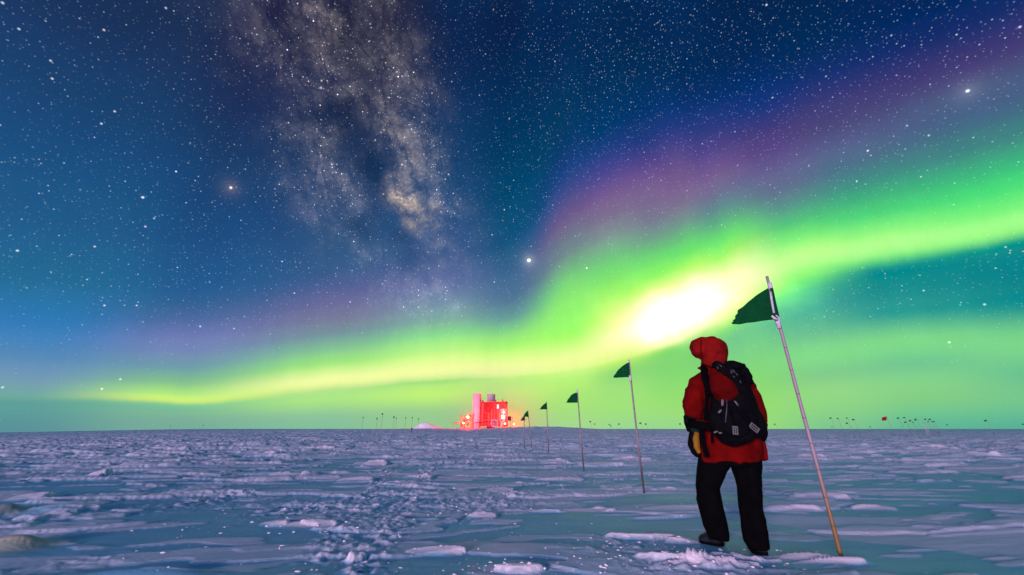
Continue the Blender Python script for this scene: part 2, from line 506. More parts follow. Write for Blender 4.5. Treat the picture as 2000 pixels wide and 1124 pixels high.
def pn(x, y, seed=0):
    """gradient noise in the plane, about -0.7..0.7"""
    x = x + seed * 37.31; y = y - seed * 17.77
    xi = np.floor(x).astype(np.int64); yi = np.floor(y).astype(np.int64)
    xf = x - xi; yf = y - yi
    u = xf ** 3 * (xf * (xf * 6 - 15) + 10); v = yf ** 3 * (yf * (yf * 6 - 15) + 10)

    def g(i, j, dx, dy):
        h = PERM[(PERM[(xi + i) & 511] + yi + j) & 511]
        q = G2[h]
        return q[..., 0] * dx + q[..., 1] * dy
    a = g(0, 0, xf, yf); b = g(1, 0, xf - 1, yf); c = g(0, 1, xf, yf - 1); d = g(1, 1, xf - 1, yf - 1)
    return (a * (1 - u) + b * u) * (1 - v) + (c * (1 - u) + d * u) * v


def fbm(x, y, seed=0, octv=4, rough=0.5):
    s = 0; a = 1
    for k in range(octv):
        s = s + a * pn(x * 2 ** k, y * 2 ** k, seed + k * 3); a *= rough
    return s


def noise3(P, seed=0):
    """smooth value noise in space, -1..1"""
    P = P + seed * 13.7
    i = np.floor(P).astype(np.int64); f = P - i
    w = f * f * (3 - 2 * f)
    out = 0
    for dx in (0, 1):
        for dy in (0, 1):
            for dz in (0, 1):
                h = PERM[(PERM[(PERM[(i[:, 0] + dx) & 511] + i[:, 1] + dy) & 511] + i[:, 2] + dz) & 511]
                ww = (w[:, 0] if dx else 1 - w[:, 0]) * (w[:, 1] if dy else 1 - w[:, 1]) * (w[:, 2] if dz else 1 - w[:, 2])
                out = out + ww * VAL[h]
    return out * 2 - 1


def sst(x, a, b):
    t = np.clip((x - a) / (b - a), 0, 1)
    return t * t * (3 - 2 * t)


def material(name, base, rough=0.7, spec=0.3, sheen=0.0, bump=0.0, bump_scale=80.0, vary=0.0, vary_scale=6.0, metallic=0.0):
    m = bpy.data.materials.new(name)
    m.use_nodes = True
    t = m.node_tree; p = t.nodes['Principled BSDF']
    p.inputs['Base Color'].default_value = tuple(base) + (1,)
    p.inputs['Roughness'].default_value = rough
    p.inputs['Specular IOR Level'].default_value = spec
    p.inputs['Metallic'].default_value = metallic
    if sheen:
        p.inputs['Sheen Weight'].default_value = sheen
    tcn = t.nodes.new('ShaderNodeTexCoord')
    if vary:
        n = t.nodes.new('ShaderNodeTexNoise'); n.inputs['Scale'].default_value = vary_scale; n.inputs['Detail'].default_value = 4
        t.links.new(tcn.outputs['Object'], n.inputs['Vector'])
        mr = t.nodes.new('ShaderNodeMapRange')
        mr.inputs['From Min'].default_value = 0.3; mr.inputs['From Max'].default_value = 0.7
        mr.inputs['To Min'].default_value = 1 - vary; mr.inputs['To Max'].default_value = 1 + vary
        t.links.new(n.outputs['Fac'], mr.inputs['Value'])
        vm = t.nodes.new('ShaderNodeVectorMath'); vm.operation = 'SCALE'
        vm.inputs[0].default_value = tuple(base)
        t.links.new(mr.outputs['Result'], vm.inputs['Scale'])
        t.links.new(vm.outputs[0], p.inputs['Base Color'])
    if bump:
        n = t.nodes.new('ShaderNodeTexNoise'); n.inputs['Scale'].default_value = bump_scale; n.inputs['Detail'].default_value = 3
        t.links.new(tcn.outputs['Object'], n.inputs['Vector'])
        b = t.nodes.new('ShaderNodeBump'); b.inputs['Strength'].default_value = bump; b.inputs['Distance'].default_value = 0.01
        t.links.new(n.outputs['Fac'], b.inputs['Height'])
        t.links.new(b.outputs[0], p.inputs['Normal'])
    return m


# ---------------------------------------------------------------- snow
FEATURES = []   # (x, y, half length, half width, height, angle) of single drifts and slabs seen in the field


def ground_at(px, py):
    d = direction(px, py)
    t = -1.0 / d.z
    return d.x * t, d.y * t


def slab(px, py, wpx, depth, h, ang=0.0, kind=0):
    x, y = ground_at(px, py)
    s = y / direction(px, py).y / 778.0
    FEATURES.append((x, y, wpx * s / 2, depth / 2, h, math.radians(ang), kind))


for a in ((730, 909, 66, .9, .07, 0), (1612, 973, 110, .36, .05, 2), (1712, 996, 96, .30, .05, 0), (1205, 957, 80, .35, .05, 0), (1285, 958, 90, .3, .035, 1),
          (420, 906, 110, .9, .12, 8), (188, 931, 40, .6, .12, 0), (270, 935, 190, .5, .05, 2), (560, 930, 120, .5, .05, 0), (700, 940, 80, .4, .08, 3),
          (820, 935, 60, .4, .08, 0), (945, 1012, 60, .25, .05, 0), (860, 1082, 120, .16, .045, 3), (600, 1030, 150, .22, .04, 2), (540, 1028, 60, .2, .04, 0),
          (1140, 1000, 150, .3, .03, 0), (1350, 1000, 160, .3, .035, 0), (1560, 1000, 120, .25, .035, 1), (1500, 905, 70, .8, .06, 0),
          (1590, 895, 60, .7, .08, 4), (1850, 880, 90, .9, .08, 0), (1925, 892, 60, .8, .08, 0), (1780, 870, 80, 1.2, .1, 0), (1100, 940, 100, .5, .06, 0),
          (1240, 900, 80, .8, .09, 6), (1180, 912, 90, .7, .07, 0), (1090, 905, 60, .8, .08, 0), (1690, 925, 70, .5, .04, 0), (980, 960, 60, .4, .05, 0),
          (130, 1000, 130, .28, .07, 3), (60, 975, 70, .4, .07, 0), (520, 890, 70, 1.2, .12, 0), (640, 880, 90, 1.4, .12, 2), (330, 880, 80, 1.3, .1, 0),
          (90, 890, 120, 1.0, .1, 0), (200, 870, 140, 1.6, .12, 0), (1630, 1100, 150, .10, .03, 2), (1545, 1092, 210, .16, .05, -2), (1400, 1110, 220, .14, .05, 4)):
    slab(*a)
# wind-rounded humps by the left edge, ridges across the front, footfalls pushed up by the boots
slab(28, 1072, 105, .30, .085, 0, 1)
slab(5, 1003, 70, .45, .09, 0, 1)
slab(115, 1003, 120, .35, .06, 0, 1)
slab(290, 1128, 260, .22, .05, 0, 1)
slab(1270, 1052, 150, .10, .045, -4, 2)
slab(1360, 1062, 90, .10, .05, -12, 2)
slab(1330, 1100, 150, .16, .05, -10, 2)
slab(1445, 1094, 110, .10, .045, -14, 2)
slab(1010, 1118, 110, .10, .04, 0, 2)
slab(700, 1095, 40, .10, .05, 30, 2)
slab(1668, 1098, 90, .09, .022, 0, 1)
slab(1500, 1096, 60, .08, .025, 0, 2)
TRACKS = [[(640, 1090), (660, 1050), (690, 1010), (715, 978), (738, 945), (760, 915)],
          [(700, 1118), (725, 1070), (757, 1036), (787, 996), (815, 960), (830, 930), (850, 900), (880, 870)],
          [(560, 1000), (640, 985), (720, 975)],
          [(370, 985), (420, 972), (460, 966)],
          [(900, 990), (960, 985), (1010, 970)], [(910, 905), (960, 900), (990, 880), (1000, 860)]]
TRK = [[ground_at(*p) for p in t] for t in TRACKS]


def seg_dist(x, y, pts):
    d = np.full_like(x, 1e9)
    for (x0, y0), (x1, y1) in zip(pts[:-1], pts[1:]):
        vx, vy = x1 - x0, y1 - y0
        t = np.clip(((x - x0) * vx + (y - y0) * vy) / (vx * vx + vy * vy), 0, 1)
        d = np.minimum(d, np.hypot(x - x0 - t * vx, y - y0 - t * vy))
    return d


def rough_mask(x, y):
    m = np.zeros_like(x)
    for t, w in zip(TRK, (.16, .2, .35, .3, .4, 1.2)):
        m = np.maximum(m, np.exp(-(seg_dist(x, y, t) / (w * (1 + 0.05 * np.hypot(x, y)))) ** 2))
    broad = sst(fbm(x * .35, y * .35, 40, 3), 0.02, 0.4)
    fx, fy = ground_at(830, 1000)
    m = np.maximum(m, 0.55 * np.exp(-((x - fx) / 2.2) ** 2 - ((y - fy) / 2.6) ** 2) * broad * 1.6)
    fx, fy = ground_at(1360, 1110)
    m = np.maximum(m, np.exp(-((x - fx) / .55) ** 2 - ((y - fy) / .28) ** 2))
    fx, fy = ground_at(1230, 1070)
    m = np.maximum(m, .8 * np.exp(-((x - fx) / .5) ** 2 - ((y - fy) / .3) ** 2))
    m = np.maximum(m, 0.35 * broad)
    return np.clip(m, 0, 1)


DRIFT = [None]   # how much of each point is hard wind slab or turned-up snow rather than glazed crust


def height(x, y):
    x = np.asarray(x, float); y = np.asarray(y, float)
    r = np.hypot(x, y)
    az = np.degrees(np.arctan2(x, y))
    # broad lie of the plateau: falls away to the left, rises under the station
    z = -0.0085 * np.maximum(r - 25, 0) * sst(-az, 34, 56) * (1 - sst(r, 1500, 3000) * .3)
    z = z + 0.55 * np.exp(-((x + 30) / 26) ** 2 - ((y - 92) / 22) ** 2)
    z = z + 1.0 * np.exp(-((x + 6) / 70) ** 2 - ((y - 134) / 26) ** 2)
    z = z + 0.75 * np.exp(-((x - 9) / 13) ** 2 - ((y - 124) / 5) ** 2)
    z = z + fbm(x * .05, y * .05, 3, 3) * .10 * sst(r, 6, 60) * (1 - sst(r, 150, 600) * .6)
    # sastrugi
    wx = x + 1.2 * pn(x * .25, y * .25, 11); wy = y + .45 * pn(x * .4, y * .4, 12)
    ca, sa = math.cos(.10), math.sin(.10)
    u = wx * ca + wy * sa; v = -wx * sa + wy * ca
    far = sst(r, 5, 30)
    near = 1 - sst(r, 2, 9)
    z = z + .030 * pn(u * .35, v * 1.1, 21) * (1 + far)
    amp = .6 + .9 * far

    S = np.zeros_like(x)

    def plates(n, thr, w, hgt):
        """flat topped slab: abrupt lip, worn surface"""
        np.maximum(S, sst(n, thr, thr + w) * (.62 - .22 * near), out=S)
        return hgt * (sst(n, thr, thr + w) * .75 + .25 * np.clip((n - thr) / .5, 0, 1))
    n1 = pn(u * .34, v * 1.15, 22) + .35 * pn(u * 1.3, v * 3.6, 23) + .12 * pn(u * 4, v * 7, 24)
    n2 = pn(u * .95, v * 3.0, 25) + .3 * pn(u * 3.1, v * 8, 26)
    n3 = pn(u * .23, v * .62, 27) + .3 * pn(u * .8, v * 2.0, 28)
    z = z + plates(n1, .16, .04, .06) * amp * (1 - .45 * near)
    z = z + plates(n2, .20, .05, .030) * amp * (1 - .55 * near)
    z = z + plates(n3, .16, .03, .11) * far
    keep = S.copy()
    z = z + plates(-n3 - .1 * n2, .20, .035, .08) * far
    S = np.maximum(keep, S * far)
    # faint ripples on the smooth crust
    z = z + .006 * pn(u * 1.2, v * 4.5, 30) + .0030 * pn(u * 3, v * 12, 31) * (r < 25)
    # single slabs and humps
    e1 = .22 * pn(x * 2.2, y * 2.2, 33) + .12 * pn(x * 7, y * 7, 34)
    for fx, fy, hl, hw, h, ang, kind in FEATURES:
        dx = x - fx; dy = y - fy
        R = max(hl, hw) * 2.2
        m = (np.abs(dx) < R) & (np.abs(dy) < R)
        if not m.any():
            continue
        c, s = math.cos(ang), math.sin(ang)
        a = (dx[m] * c + dy[m] * s) / hl; b = (-dx[m] * s + dy[m] * c) / hw
        q = np.sqrt(a ** 2 * (1 + .25 * np.sign(a)) + b ** 2)
        if kind == 0:
            top = sst(1 - q + e1[m] * .8, 0, .10) * (0.55 + .45 * np.clip(b + .4 * a, -1, 1))
        elif kind == 1:
            top = np.exp(-(q * 1.1) ** 2.4) * (1 + .35 * e1[m])
        else:
            top = sst(1.05 - q + e1[m] * 2.2, 0, .35) * (1 + 1.2 * e1[m])
        z[m] += h * top
        if kind != 1:
            S[m] = np.maximum(S[m], sst(top, .15, .5))
    # broken snow: boot and vehicle tracks, windblown crumbs
    rm = rough_mask(x, y)
    cell = np.abs(pn(x * 11, y * 11, 41)) * 1.1 + np.abs(pn(x * 23, y * 23, 42)) * .6
    lump = np.maximum(pn(x * 7.5, y * 8.5, 43), 0) + .55 * np.maximum(pn(x * 17, y * 18, 44), 0)
    z = z + rm * (lump * .058 - cell * .016) * np.minimum(1, 14 / np.maximum(r, .1)) ** .3 * (r < 60)
    DRIFT[0] = np.clip(np.maximum(S, rm * .75 * sst(lump, .05, .3)), 0, 1)
    return z


def footprint_flat(x, y, z):
    for (fx, fy, fr, fz) in FLATS:
        w = np.exp(-((x - fx) ** 2 + (y - fy) ** 2) / fr ** 2)
        w = np.clip(w * 1.4, 0, 1)
        z = z * (1 - w) + fz * w
    return z


FLATS = [(1.83, 4.16, .20, .012), (2.07, 3.92, .19, 0.0), (2.75, 3.90, .10, -.005)]


def terrain(x, y):
    return footprint_flat(np.asarray(x, float), np.asarray(y, float), height(x, y))


def gz(x, y):
    return float(terrain(np.array([x]), np.array([y]))[0])


def build_ground():
    fr = np.radians(np.linspace(-66, 66, 1150))
    bk = np.radians(np.linspace(66, 294, 130))[1:-1]
    ang = np.concatenate([fr, bk])
    rr = [0.0] + list(np.geomspace(.5, 9, 560)) + list(np.geomspace(9, 170, 470))[1:] + list(np.geomspace(170, 6000, 40))[1:]
    rr = np.array(rr[1:])
    A, R = np.meshgrid(ang, rr)
    X = R * np.sin(A); Y = R * np.cos(A)
    Z = terrain(X.ravel(), Y.ravel()).reshape(X.shape)
    n, m = X.shape
    co = np.stack([X, Y, Z], -1).reshape(-1, 3)
    drift = np.append(DRIFT[0], 0)
    co = np.vstack([co, [[0, 0, gz(0, .01)]]])
    i = np.arange(n - 1)[:, None] * m; j = np.arange(m)[None, :]; j2 = (j + 1) % m
    quads = np.stack([i + j, i + m + j, i + m + j2, i + j2], -1).reshape(-1, 4)
    tris = np.stack([np.arange(m), (np.arange(m) + 1) % m, np.full(m, n * m)], -1)
    me = bpy.data.meshes.new('snow_ground')
    me.vertices.add(len(co)); me.vertices.foreach_set('co', co.ravel())
    nl = quads.size + tris.size
    me.loops.add(nl)
    me.loops.foreach_set('vertex_index', np.concatenate([quads[:, ::-1].ravel(), tris[:, ::-1].ravel()]))
    npoly = len(quads) + len(tris)
    me.polygons.add(npoly)
    st = np.concatenate([np.arange(len(quads)) * 4, len(quads) * 4 + np.arange(len(tris)) * 3])
    me.polygons.foreach_set('loop_start', st)
    me.polygons.foreach_set('use_smooth', [True] * npoly)
    me.update(calc_edges=True)
    at_ = me.attributes.new('drift', 'FLOAT', 'POINT')
    at_.data.foreach_set('value', drift.astype(np.float32))
    return me


def snow_material():
    m = bpy.data.materials.new('snow')
    m.use_nodes = True
    t = m.node_tree; p = t.nodes['Principled BSDF']
    g = t.nodes.new('ShaderNodeNewGeometry')

    def nz(scale, stretch, detail=4, rough=.55):
        mp = t.nodes.new('ShaderNodeMapping'); mp.inputs['Scale'].default_value = stretch
        t.links.new(g.outputs['Position'], mp.inputs[0])
        n = t.nodes.new('ShaderNodeTexNoise'); n.inputs['Scale'].default_value = scale
        n.inputs['Detail'].default_value = detail; n.inputs['Roughness'].default_value = rough
        t.links.new(mp.outputs[0], n.inputs['Vector'])
        return n.outputs['Fac']

    def mr(v, a, b, c, d):
        n = t.nodes.new('ShaderNodeMapRange')
        t.links.new(v, n.inputs[0])
        for k, x in zip(range(1, 5), (a, b, c, d)):
            n.inputs[k].default_value = x
        return n.outputs[0]
    # glazed blue crust against white wind slab and turned-up snow: a modest real difference, deepened by painting in the pinkish light on the slabs
    at_ = t.nodes.new('ShaderNodeAttribute'); at_.attribute_name = 'drift'
    sm = t.nodes.new('ShaderNodeMath'); sm.operation = 'ADD'; sm.use_clamp = True
    t.links.new(at_.outputs['Fac'], sm.inputs[0])
    t.links.new(mr(nz(.8, (.35, 1.5, 1)), .58, .85, 0, .5), sm.inputs[1])
    mix = t.nodes.new('ShaderNodeMix'); mix.data_type = 'RGBA'
    t.links.new(sm.outputs[0], mix.inputs[0])
    mix.inputs[6].default_value = (.17, .44, .60, 1)
    mix.inputs[7].default_value = (.93, .80, .88, 1)
    out = mix.outputs[2]
    # ochre tint: yellowish light on the left humps painted in, and two brownish patches
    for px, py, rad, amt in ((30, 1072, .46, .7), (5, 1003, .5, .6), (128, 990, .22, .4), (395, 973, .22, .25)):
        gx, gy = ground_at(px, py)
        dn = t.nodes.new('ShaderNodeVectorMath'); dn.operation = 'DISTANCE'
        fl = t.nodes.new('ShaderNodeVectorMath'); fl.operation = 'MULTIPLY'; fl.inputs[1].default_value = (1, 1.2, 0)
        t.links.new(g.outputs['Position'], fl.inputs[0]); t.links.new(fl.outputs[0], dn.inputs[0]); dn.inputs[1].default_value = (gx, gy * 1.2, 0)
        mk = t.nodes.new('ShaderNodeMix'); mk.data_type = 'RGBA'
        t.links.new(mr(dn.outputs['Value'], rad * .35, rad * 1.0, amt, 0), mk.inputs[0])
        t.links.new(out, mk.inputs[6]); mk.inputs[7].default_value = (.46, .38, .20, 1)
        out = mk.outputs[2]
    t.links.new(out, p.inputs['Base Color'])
    gl = t.nodes.new('ShaderNodeMath'); gl.operation = 'ADD'
    t.links.new(mr(sm.outputs[0], 0, 1, 0, .35), gl.inputs[0])
    t.links.new(mr(nz(1.3, (.4, 1.6, 1)), .35, .65, .42, .55), gl.inputs[1])
    t.links.new(gl.outputs[0], p.inputs['Roughness'])
    p.inputs['Specular IOR Level'].default_value = .35
    b1 = t.nodes.new('ShaderNodeBump'); b1.inputs['Strength'].default_value = .45; b1.inputs['Distance'].default_value = .02
    t.links.new(nz(14, (.7, 1.6, 1), 6, .65), b1.inputs['Height'])
    b2 = t.nodes.new('ShaderNodeBump'); b2.inputs['Strength'].default_value = .6; b2.inputs['Distance'].default_value = .008
    t.links.new(nz(55, (.8, 1.3, 1), 5, .75), b2.inputs['Height'])
    t.links.new(b1.outputs[0], b2.inputs['Normal'])
    t.links.new(b2.outputs[0], p.inputs['Normal'])
    return m


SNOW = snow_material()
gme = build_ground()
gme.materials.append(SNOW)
ground = bpy.data.objects.new('snow_ground', gme)
col.objects.link(ground)
tag(ground, kind='structure')


def all_drift(o):
    a = o.data.attributes.new('drift', 'FLOAT', 'POINT')
    a.data.foreach_set('value', [1.0] * len(o.data.vertices))


def build_crumbs():
    rng = np.random.RandomState(11)
    ico = bmesh.new(); bmesh.ops.create_icosphere(ico, subdivisions=1, radius=1)
    V = np.array([v.co[:] for v in ico.verts]); F = np.array([[v.index for v in f.verts] for f in ico.faces]); ico.free()
    P = []
    for t, w, n in zip(TRK, (.2, .24, .3, .3, .45, 1.0), (90, 150, 50, 40, 30, 40)):
        t = np.array(t)
        for _ in range(n):
            k = rng.randint(len(t) - 1); s = rng.rand()
            P.append(t[k] * (1 - s) + t[k + 1] * s + rng.randn(2) * w * .7)
    for (px, py, sx, sy, n) in ((1360, 1105, .5, .2, 170), (1250, 1065, .45, .2, 80), (1440, 1085, .3, .1, 30), (830, 1010, 1.8, 1.6, 260), (620, 1000, 1.4, 1.6, 120),
                                (1010, 1112, .3, .12, 120), (940, 930, 2.5, 3.0, 300)):
        x, y = ground_at(px, py)
        P += list(np.array([x, y]) + rng.randn(n, 2) * (sx, sy))
    P = np.array(P)
    P = P[(np.hypot(P[:, 0] - 1.83, P[:, 1] - 4.25) > .1) & (np.hypot(P[:, 0], P[:, 1]) > 1.2)]
    r = (.003 + .013 * rng.rand(len(P)) ** 3) * (1 + .02 * np.hypot(P[:, 0], P[:, 1]))
    z = terrain(P[:, 0], P[:, 1])
    vs = []; fs = []
    for i in range(len(P)):
        s = r[i] * (1 + .5 * (rng.rand(3) - .5)) * (1.5, 1.0, .6)
        v = V * s * (1 + .35 * (rng.rand(len(V), 1) - .5))
        a = rng.rand() * 6.28; c, q = math.cos(a), math.sin(a)
        v = v @ np.array([[c, q, 0], [-q, c, 0], [0, 0, 1]])
        fs.append(F + len(vs) * len(V)); vs.append(v + (P[i, 0], P[i, 1], z[i] - r[i] * .05))
    o = mesh_obj('snow_crumbs', np.vstack(vs), [tuple(f) for f in np.vstack(fs).tolist()], SNOW, smooth=True)
    all_drift(o)
    tag(o, 'loose crumbs of broken snow along the tracks and round the boots', 'snow', kind='stuff')


build_crumbs()

# ---------------------------------------------------------------- materials of the things
JACKET = material('red_parka_cloth', (.125, .0018, .0018), .9, .06, 0, .5, 160, .3, 9)
HOODM = material('red_hood_cloth', (.185, .004, .003), .85, .1, 0, .5, 160, .3, 9)
JACKET_DARK = material('red_lining', (.09, .0015, .0015), .9, .06, 0, .4, 160, .3, 12)
BLACK = material('black_cloth', (.0035, .0035, .0045), .9, .05, 0, .3, 220, .3, 14)
TROUSER = material('black_trouser_cloth', (.0025, .0025, .003), .95, .03, 0, .3, 200, .3, 10)
RUBBER = material('boot_rubber', (.010, .012, .020), .55, .3, 0, .2, 90)
WEB = material('black_webbing', (.002, .002, .003), .9, .04)
BUCKLE = material('grey_plastic', (.12, .115, .12), .5, .3)
GREEN_CUFF = material('dark_green_cuff', (.004, .022, .018), .7, .2)
YELLOW = material('yellow_leather', (.22, .105, .006), .7, .2, 0, .4, 60, .3, 12)
SKIN = material('skin', (.45, .26, .19), .55, .4)
LACE = material('boot_lace', (.03, .03, .035), .8, .2)
CANE_GREY = material('weathered_bamboo', (.42, .33, .38), .65, .3, 0, .3, 60, .25, 9)
TAPE = material('white_tape', (.60, .55, .62), .5, .4, 0, .3, 80, .2, 30)
FLAG_GREEN = material('green_flag_cloth', (.003, .060, .030), .8, .15, .1, .3, 300, .2, 12)
for _m in (FLAG_GREEN,):
    _t = _m.node_tree; _p = _t.nodes['Principled BSDF']; _o = _t.nodes['Material Output']
    _x = _t.nodes.new('ShaderNodeMixShader'); _x.inputs[0].default_value = .6
    _l = _t.nodes.new('ShaderNodeBsdfTranslucent'); _l.inputs[0].default_value = (.004, .62, .30, 1)
    _t.links.new(_p.outputs[0], _x.inputs[1]); _t.links.new(_l.outputs[0], _x.inputs[2]); _t.links.new(_x.outputs[0], _o.inputs[0])
FLAG_RED = material('red_flag_cloth', (.24, .006, .008), .8, .15, .1)
FLAG_BROWN = material('faded_flag_cloth', (.12, .055, .03), .8, .15, .1)


def bamboo_material(name, low, high, z0, z1):
    m = bpy.data.materials.new(name); m.use_nodes = True
    t = m.node_tree; p = t.nodes['Principled BSDF']; p.inputs['Roughness'].default_value = .55
    tcn = t.nodes.new('ShaderNodeTexCoord'); s = t.nodes.new('ShaderNodeSeparateXYZ')
    t.links.new(tcn.outputs['Object'], s.inputs[0])
    n = t.nodes.new('ShaderNodeTexNoise'); n.inputs['Scale'].default_value = 9
    t.links.new(tcn.outputs['Object'], n.inputs['Vector'])
    a = t.nodes.new('ShaderNodeMath'); a.operation = 'MULTIPLY_ADD'; a.inputs[1].default_value = .5
    t.links.new(n.outputs['Fac'], a.inputs[0]); t.links.new(s.outputs[2], a.inputs[2])
    r = t.nodes.new('ShaderNodeMapRange'); r.inputs[1].default_value = z0 + .25; r.inputs[2].default_value = z1 + .25
    t.links.new(a.outputs[0], r.inputs[0])
    mx = t.nodes.new('ShaderNodeMix'); mx.data_type = 'RGBA'; t.links.new(r.outputs[0], mx.inputs[0])
    mx.inputs[6].default_value = low + (1,); mx.inputs[7].default_value = high + (1,)
    # darker growth rings every 22 cm
    w = t.nodes.new('ShaderNodeMath'); w.operation = 'PINGPONG'; w.inputs[1].default_value = .11
    t.links.new(s.outputs[2], w.inputs[0])
    ring = t.nodes.new('ShaderNodeMapRange'); ring.inputs[1].default_value = .0; ring.inputs[2].default_value = .008
    ring.inputs[3].default_value = .45; ring.inputs[4].default_value = 1.0
    t.links.new(w.outputs[0], ring.inputs[0])
    v = t.nodes.new('ShaderNodeVectorMath'); v.operation = 'SCALE'
    t.links.new(mx.outputs[2], v.inputs[0]); t.links.new(ring.outputs[0], v.inputs['Scale'])
    t.links.new(v.outputs[0], p.inputs['Base Color'])
    return m


BAMBOO = bamboo_material('bamboo_brown_foot', (.25, .125, .035), (.34, .25, .30), .25, .85)
BAMBOO_DARK = bamboo_material('bamboo_dark_foot', (.05, .025, .03), (.26, .18, .20), .3, .8)


# ---------------------------------------------------------------- flags on bamboo canes
def flag_sheet(hoist_top, hoist_bot, tip_top, tip_bot, belly, seed, nu=26, nv=18, thick=.003, round_=.25):
    """cloth between the hoist edge and the wind-rounded free edge, with ripples and thickness"""
    hoist_top, hoist_bot, tip_top, tip_bot = map(Vector, (hoist_top, hoist_bot, tip_top, tip_bot))
    P = []
    for i in range(nu + 1):
        u = i / nu
        for j in range(nv + 1):
            v = j / nv
            top = hoist_top.lerp(tip_top, u); bot = hoist_bot.lerp(tip_bot, u)
            p = top.lerp(bot, v)
            # the upper free corner is worn away in a round sweep
            c = (tip_top - hoist_top) * 0
            p += (hoist_bot - hoist_top) * (-.05 * math.sin(math.pi * u) * (1 - v)) + c
            p += (tip_top - hoist_top).normalized() * round_ * .25 * math.sin(math.pi * v) * u * u * (hoist_top - hoist_bot).length
            p.y += belly * (math.sin(u * 6.0 + v * 2.2 + seed) * u + .5 * math.sin(u * 13 + v * 5 + seed * 2) * u)
            k_ = u ** 3 * (hoist_top - hoist_bot).length * .02
            p.x += k_ * math.sin(v * 23 + seed * 3); p.z += k_ * math.sin(u * 19 + v * 7 + seed)
            P.append(p)
    n = len(P)
    nrm = (tip_top - hoist_top).cross(hoist_bot - hoist_top).normalized() * thick
    V = [p + nrm for p in P] + [p - nrm for p in P]
    F = []
    q = nv + 1
    for i in range(nu):
        for j in range(nv):
            a, b, c, d = i * q + j, (i + 1) * q + j, (i + 1) * q + j + 1, i * q + j + 1
            F.append((a, b, c, d)); F.append((d + n, c + n, b + n, a + n))
    rim = [i * q for i in range(nu + 1)] + [nu * q + j for j in range(1, q)] + [i * q + nv for i in range(nu - 1, -1, -1)] + [j for j in range(nv - 1, 0, -1)]
    for a, b in zip(rim, rim[1:] + rim[:1]):
        F.append((a, a + n, b + n, b))
    return V, F


def cane(b, t, r0, r1, wob=.004, seed=0, n=26):
    b = Vector(b); t = Vector(t)
    pts = []; rads = []
    for i in range(n + 1):
        s = i / n
        p = b.lerp(t, s)
        p.x += wob * math.sin(s * 5 + seed); p.y += wob * math.cos(s * 4 + seed)
        pts.append(p)
        rads.append(r0 * (1 - s) + r1 * s + (.0012 if i % 3 == 0 else 0))
    return pts, rads


def flagpole(bpx, bpy_, Y, tpx, tpy, r, flag, label, group, mat=BAMBOO, fmat=FLAG_GREEN, detail=True, belly=.02, seed=0):
    """flag: surveyed corners hoist top, hoist bottom, tip top, tip bottom"""
    base = at(bpx, bpy_, Y)
    x, y = base.x, Y
    z = gz(x, y)
    top = at(tpx, tpy, Y + .02)
    root = empty('trail_flag', (x, y, z))
    tag(root, label, 'flag', group)
    b = MB()
    pts, rads = cane((x, y, z - .12), top, r, r * .85, .004 if detail else 0, seed, 26 if detail else 3)
    b.tube(pts, rads, 10 if detail else 5)
    b.build('pole', mat, root)
    cs = [at(px, py, Y - r - .004) for px, py in flag]
    # the free edge swings away from the viewer a little
    cs[2].y += .05; cs[3].y += .03
    V, F = flag_sheet(*cs, belly, seed, *((26, 18) if detail else (6, 4)), thick=.002)
    mesh_obj('flag', V, F, fmat, root, True)
    return root


GR = 'green flags on bamboo canes leading to the lit building'
f1 = flagpole(1642, 1085, 3.90, 1498, 540, .0165, [(1500, 563), (1517, 624), (1450, 603), (1434, 633)],
              'tall leaning bamboo cane with dark green flag, nearest, right of the person', GR, belly=.022, seed=1.3)
# white tape holding the hem, knots above and below
for pts, rd, sg in (([at(1503, 553, 3.9), at(1504.5, 561, 3.9), at(1505.5, 566, 3.9)], [.020, .023, .021], 10),
                    ([at(1505, 570, 3.868), at(1508, 590, 3.866), at(1512, 612, 3.868)], [(.012, .004), (.013, .004), (.012, .004)], 6),
                    ([at(1513, 617, 3.9), at(1518, 624, 3.9), at(1522, 642, 3.9)], [.024, .026, .020], 10),
                    ([at(1507, 617, 3.87), at(1511, 621, 3.87), at(1519, 625, 3.87)], [.010, .014, .012], 6),
                    ([at(1518, 636, 3.88), at(1516, 646, 3.87)], [.004, .002], 5)):
    b = MB(); b.tube(pts, rd, sg); b.build('tape', TAPE, f1)
b = MB()
b.tube([at(1507, 563, 3.885), at(1513, 590, 3.882), at(1519, 618, 3.885)], [(.017, .008), (.014, .007), (.017, .008)], 8)
b.tube([at(1503, 613, 3.875), at(1511, 617, 3.868), at(1519, 621, 3.875)], [.005, .006, .005], 6)
b.build('hem', FLAG_GREEN, f1)
f2 = flagpole(1258, 965, 7.22, 1228, 703, .0165, [(1228, 708), (1230, 737), (1209, 722), (1198, 738)],
              'slim bamboo cane with green flag, second nearest, left of the person', GR, BAMBOO_DARK, belly=.015, seed=2.1)
MB_ = MB(); MB_.tube([at(1228, 704, 7.2), at(1228.4, 709, 7.2)], [.022, .022], 8); MB_.build('tape', TAPE, f2); MB_ = MB()
MB_.tube([at(1230.5, 734, 7.2), at(1231.6, 745, 7.2)], [.024, .021], 8); MB_.build('tape', TAPE, f2)
f3 = flagpole(1141, 921, 10.87, 1127, 762, .017, [(1127, 767), (1128, 787), (1116, 772), (1106, 787)],
              'bamboo cane with green flag, third nearest, midway to the building', GR, BAMBOO_DARK, belly=.02, seed=3.2)
MB_ = MB(); MB_.tube([at(1127, 762.5, 10.85), at(1127.3, 768, 10.85)], [.024, .024], 8); MB_.build('tape', TAPE, f3)
f4 = flagpole(1072, 888, 17.2, 1067, 785, .018, [(1068, 787), (1069, 800), (1061, 791), (1054, 800)],
              'small upright cane with green flag, fourth nearest of the line', GR, BAMBOO_DARK, belly=.03, seed=4.4)
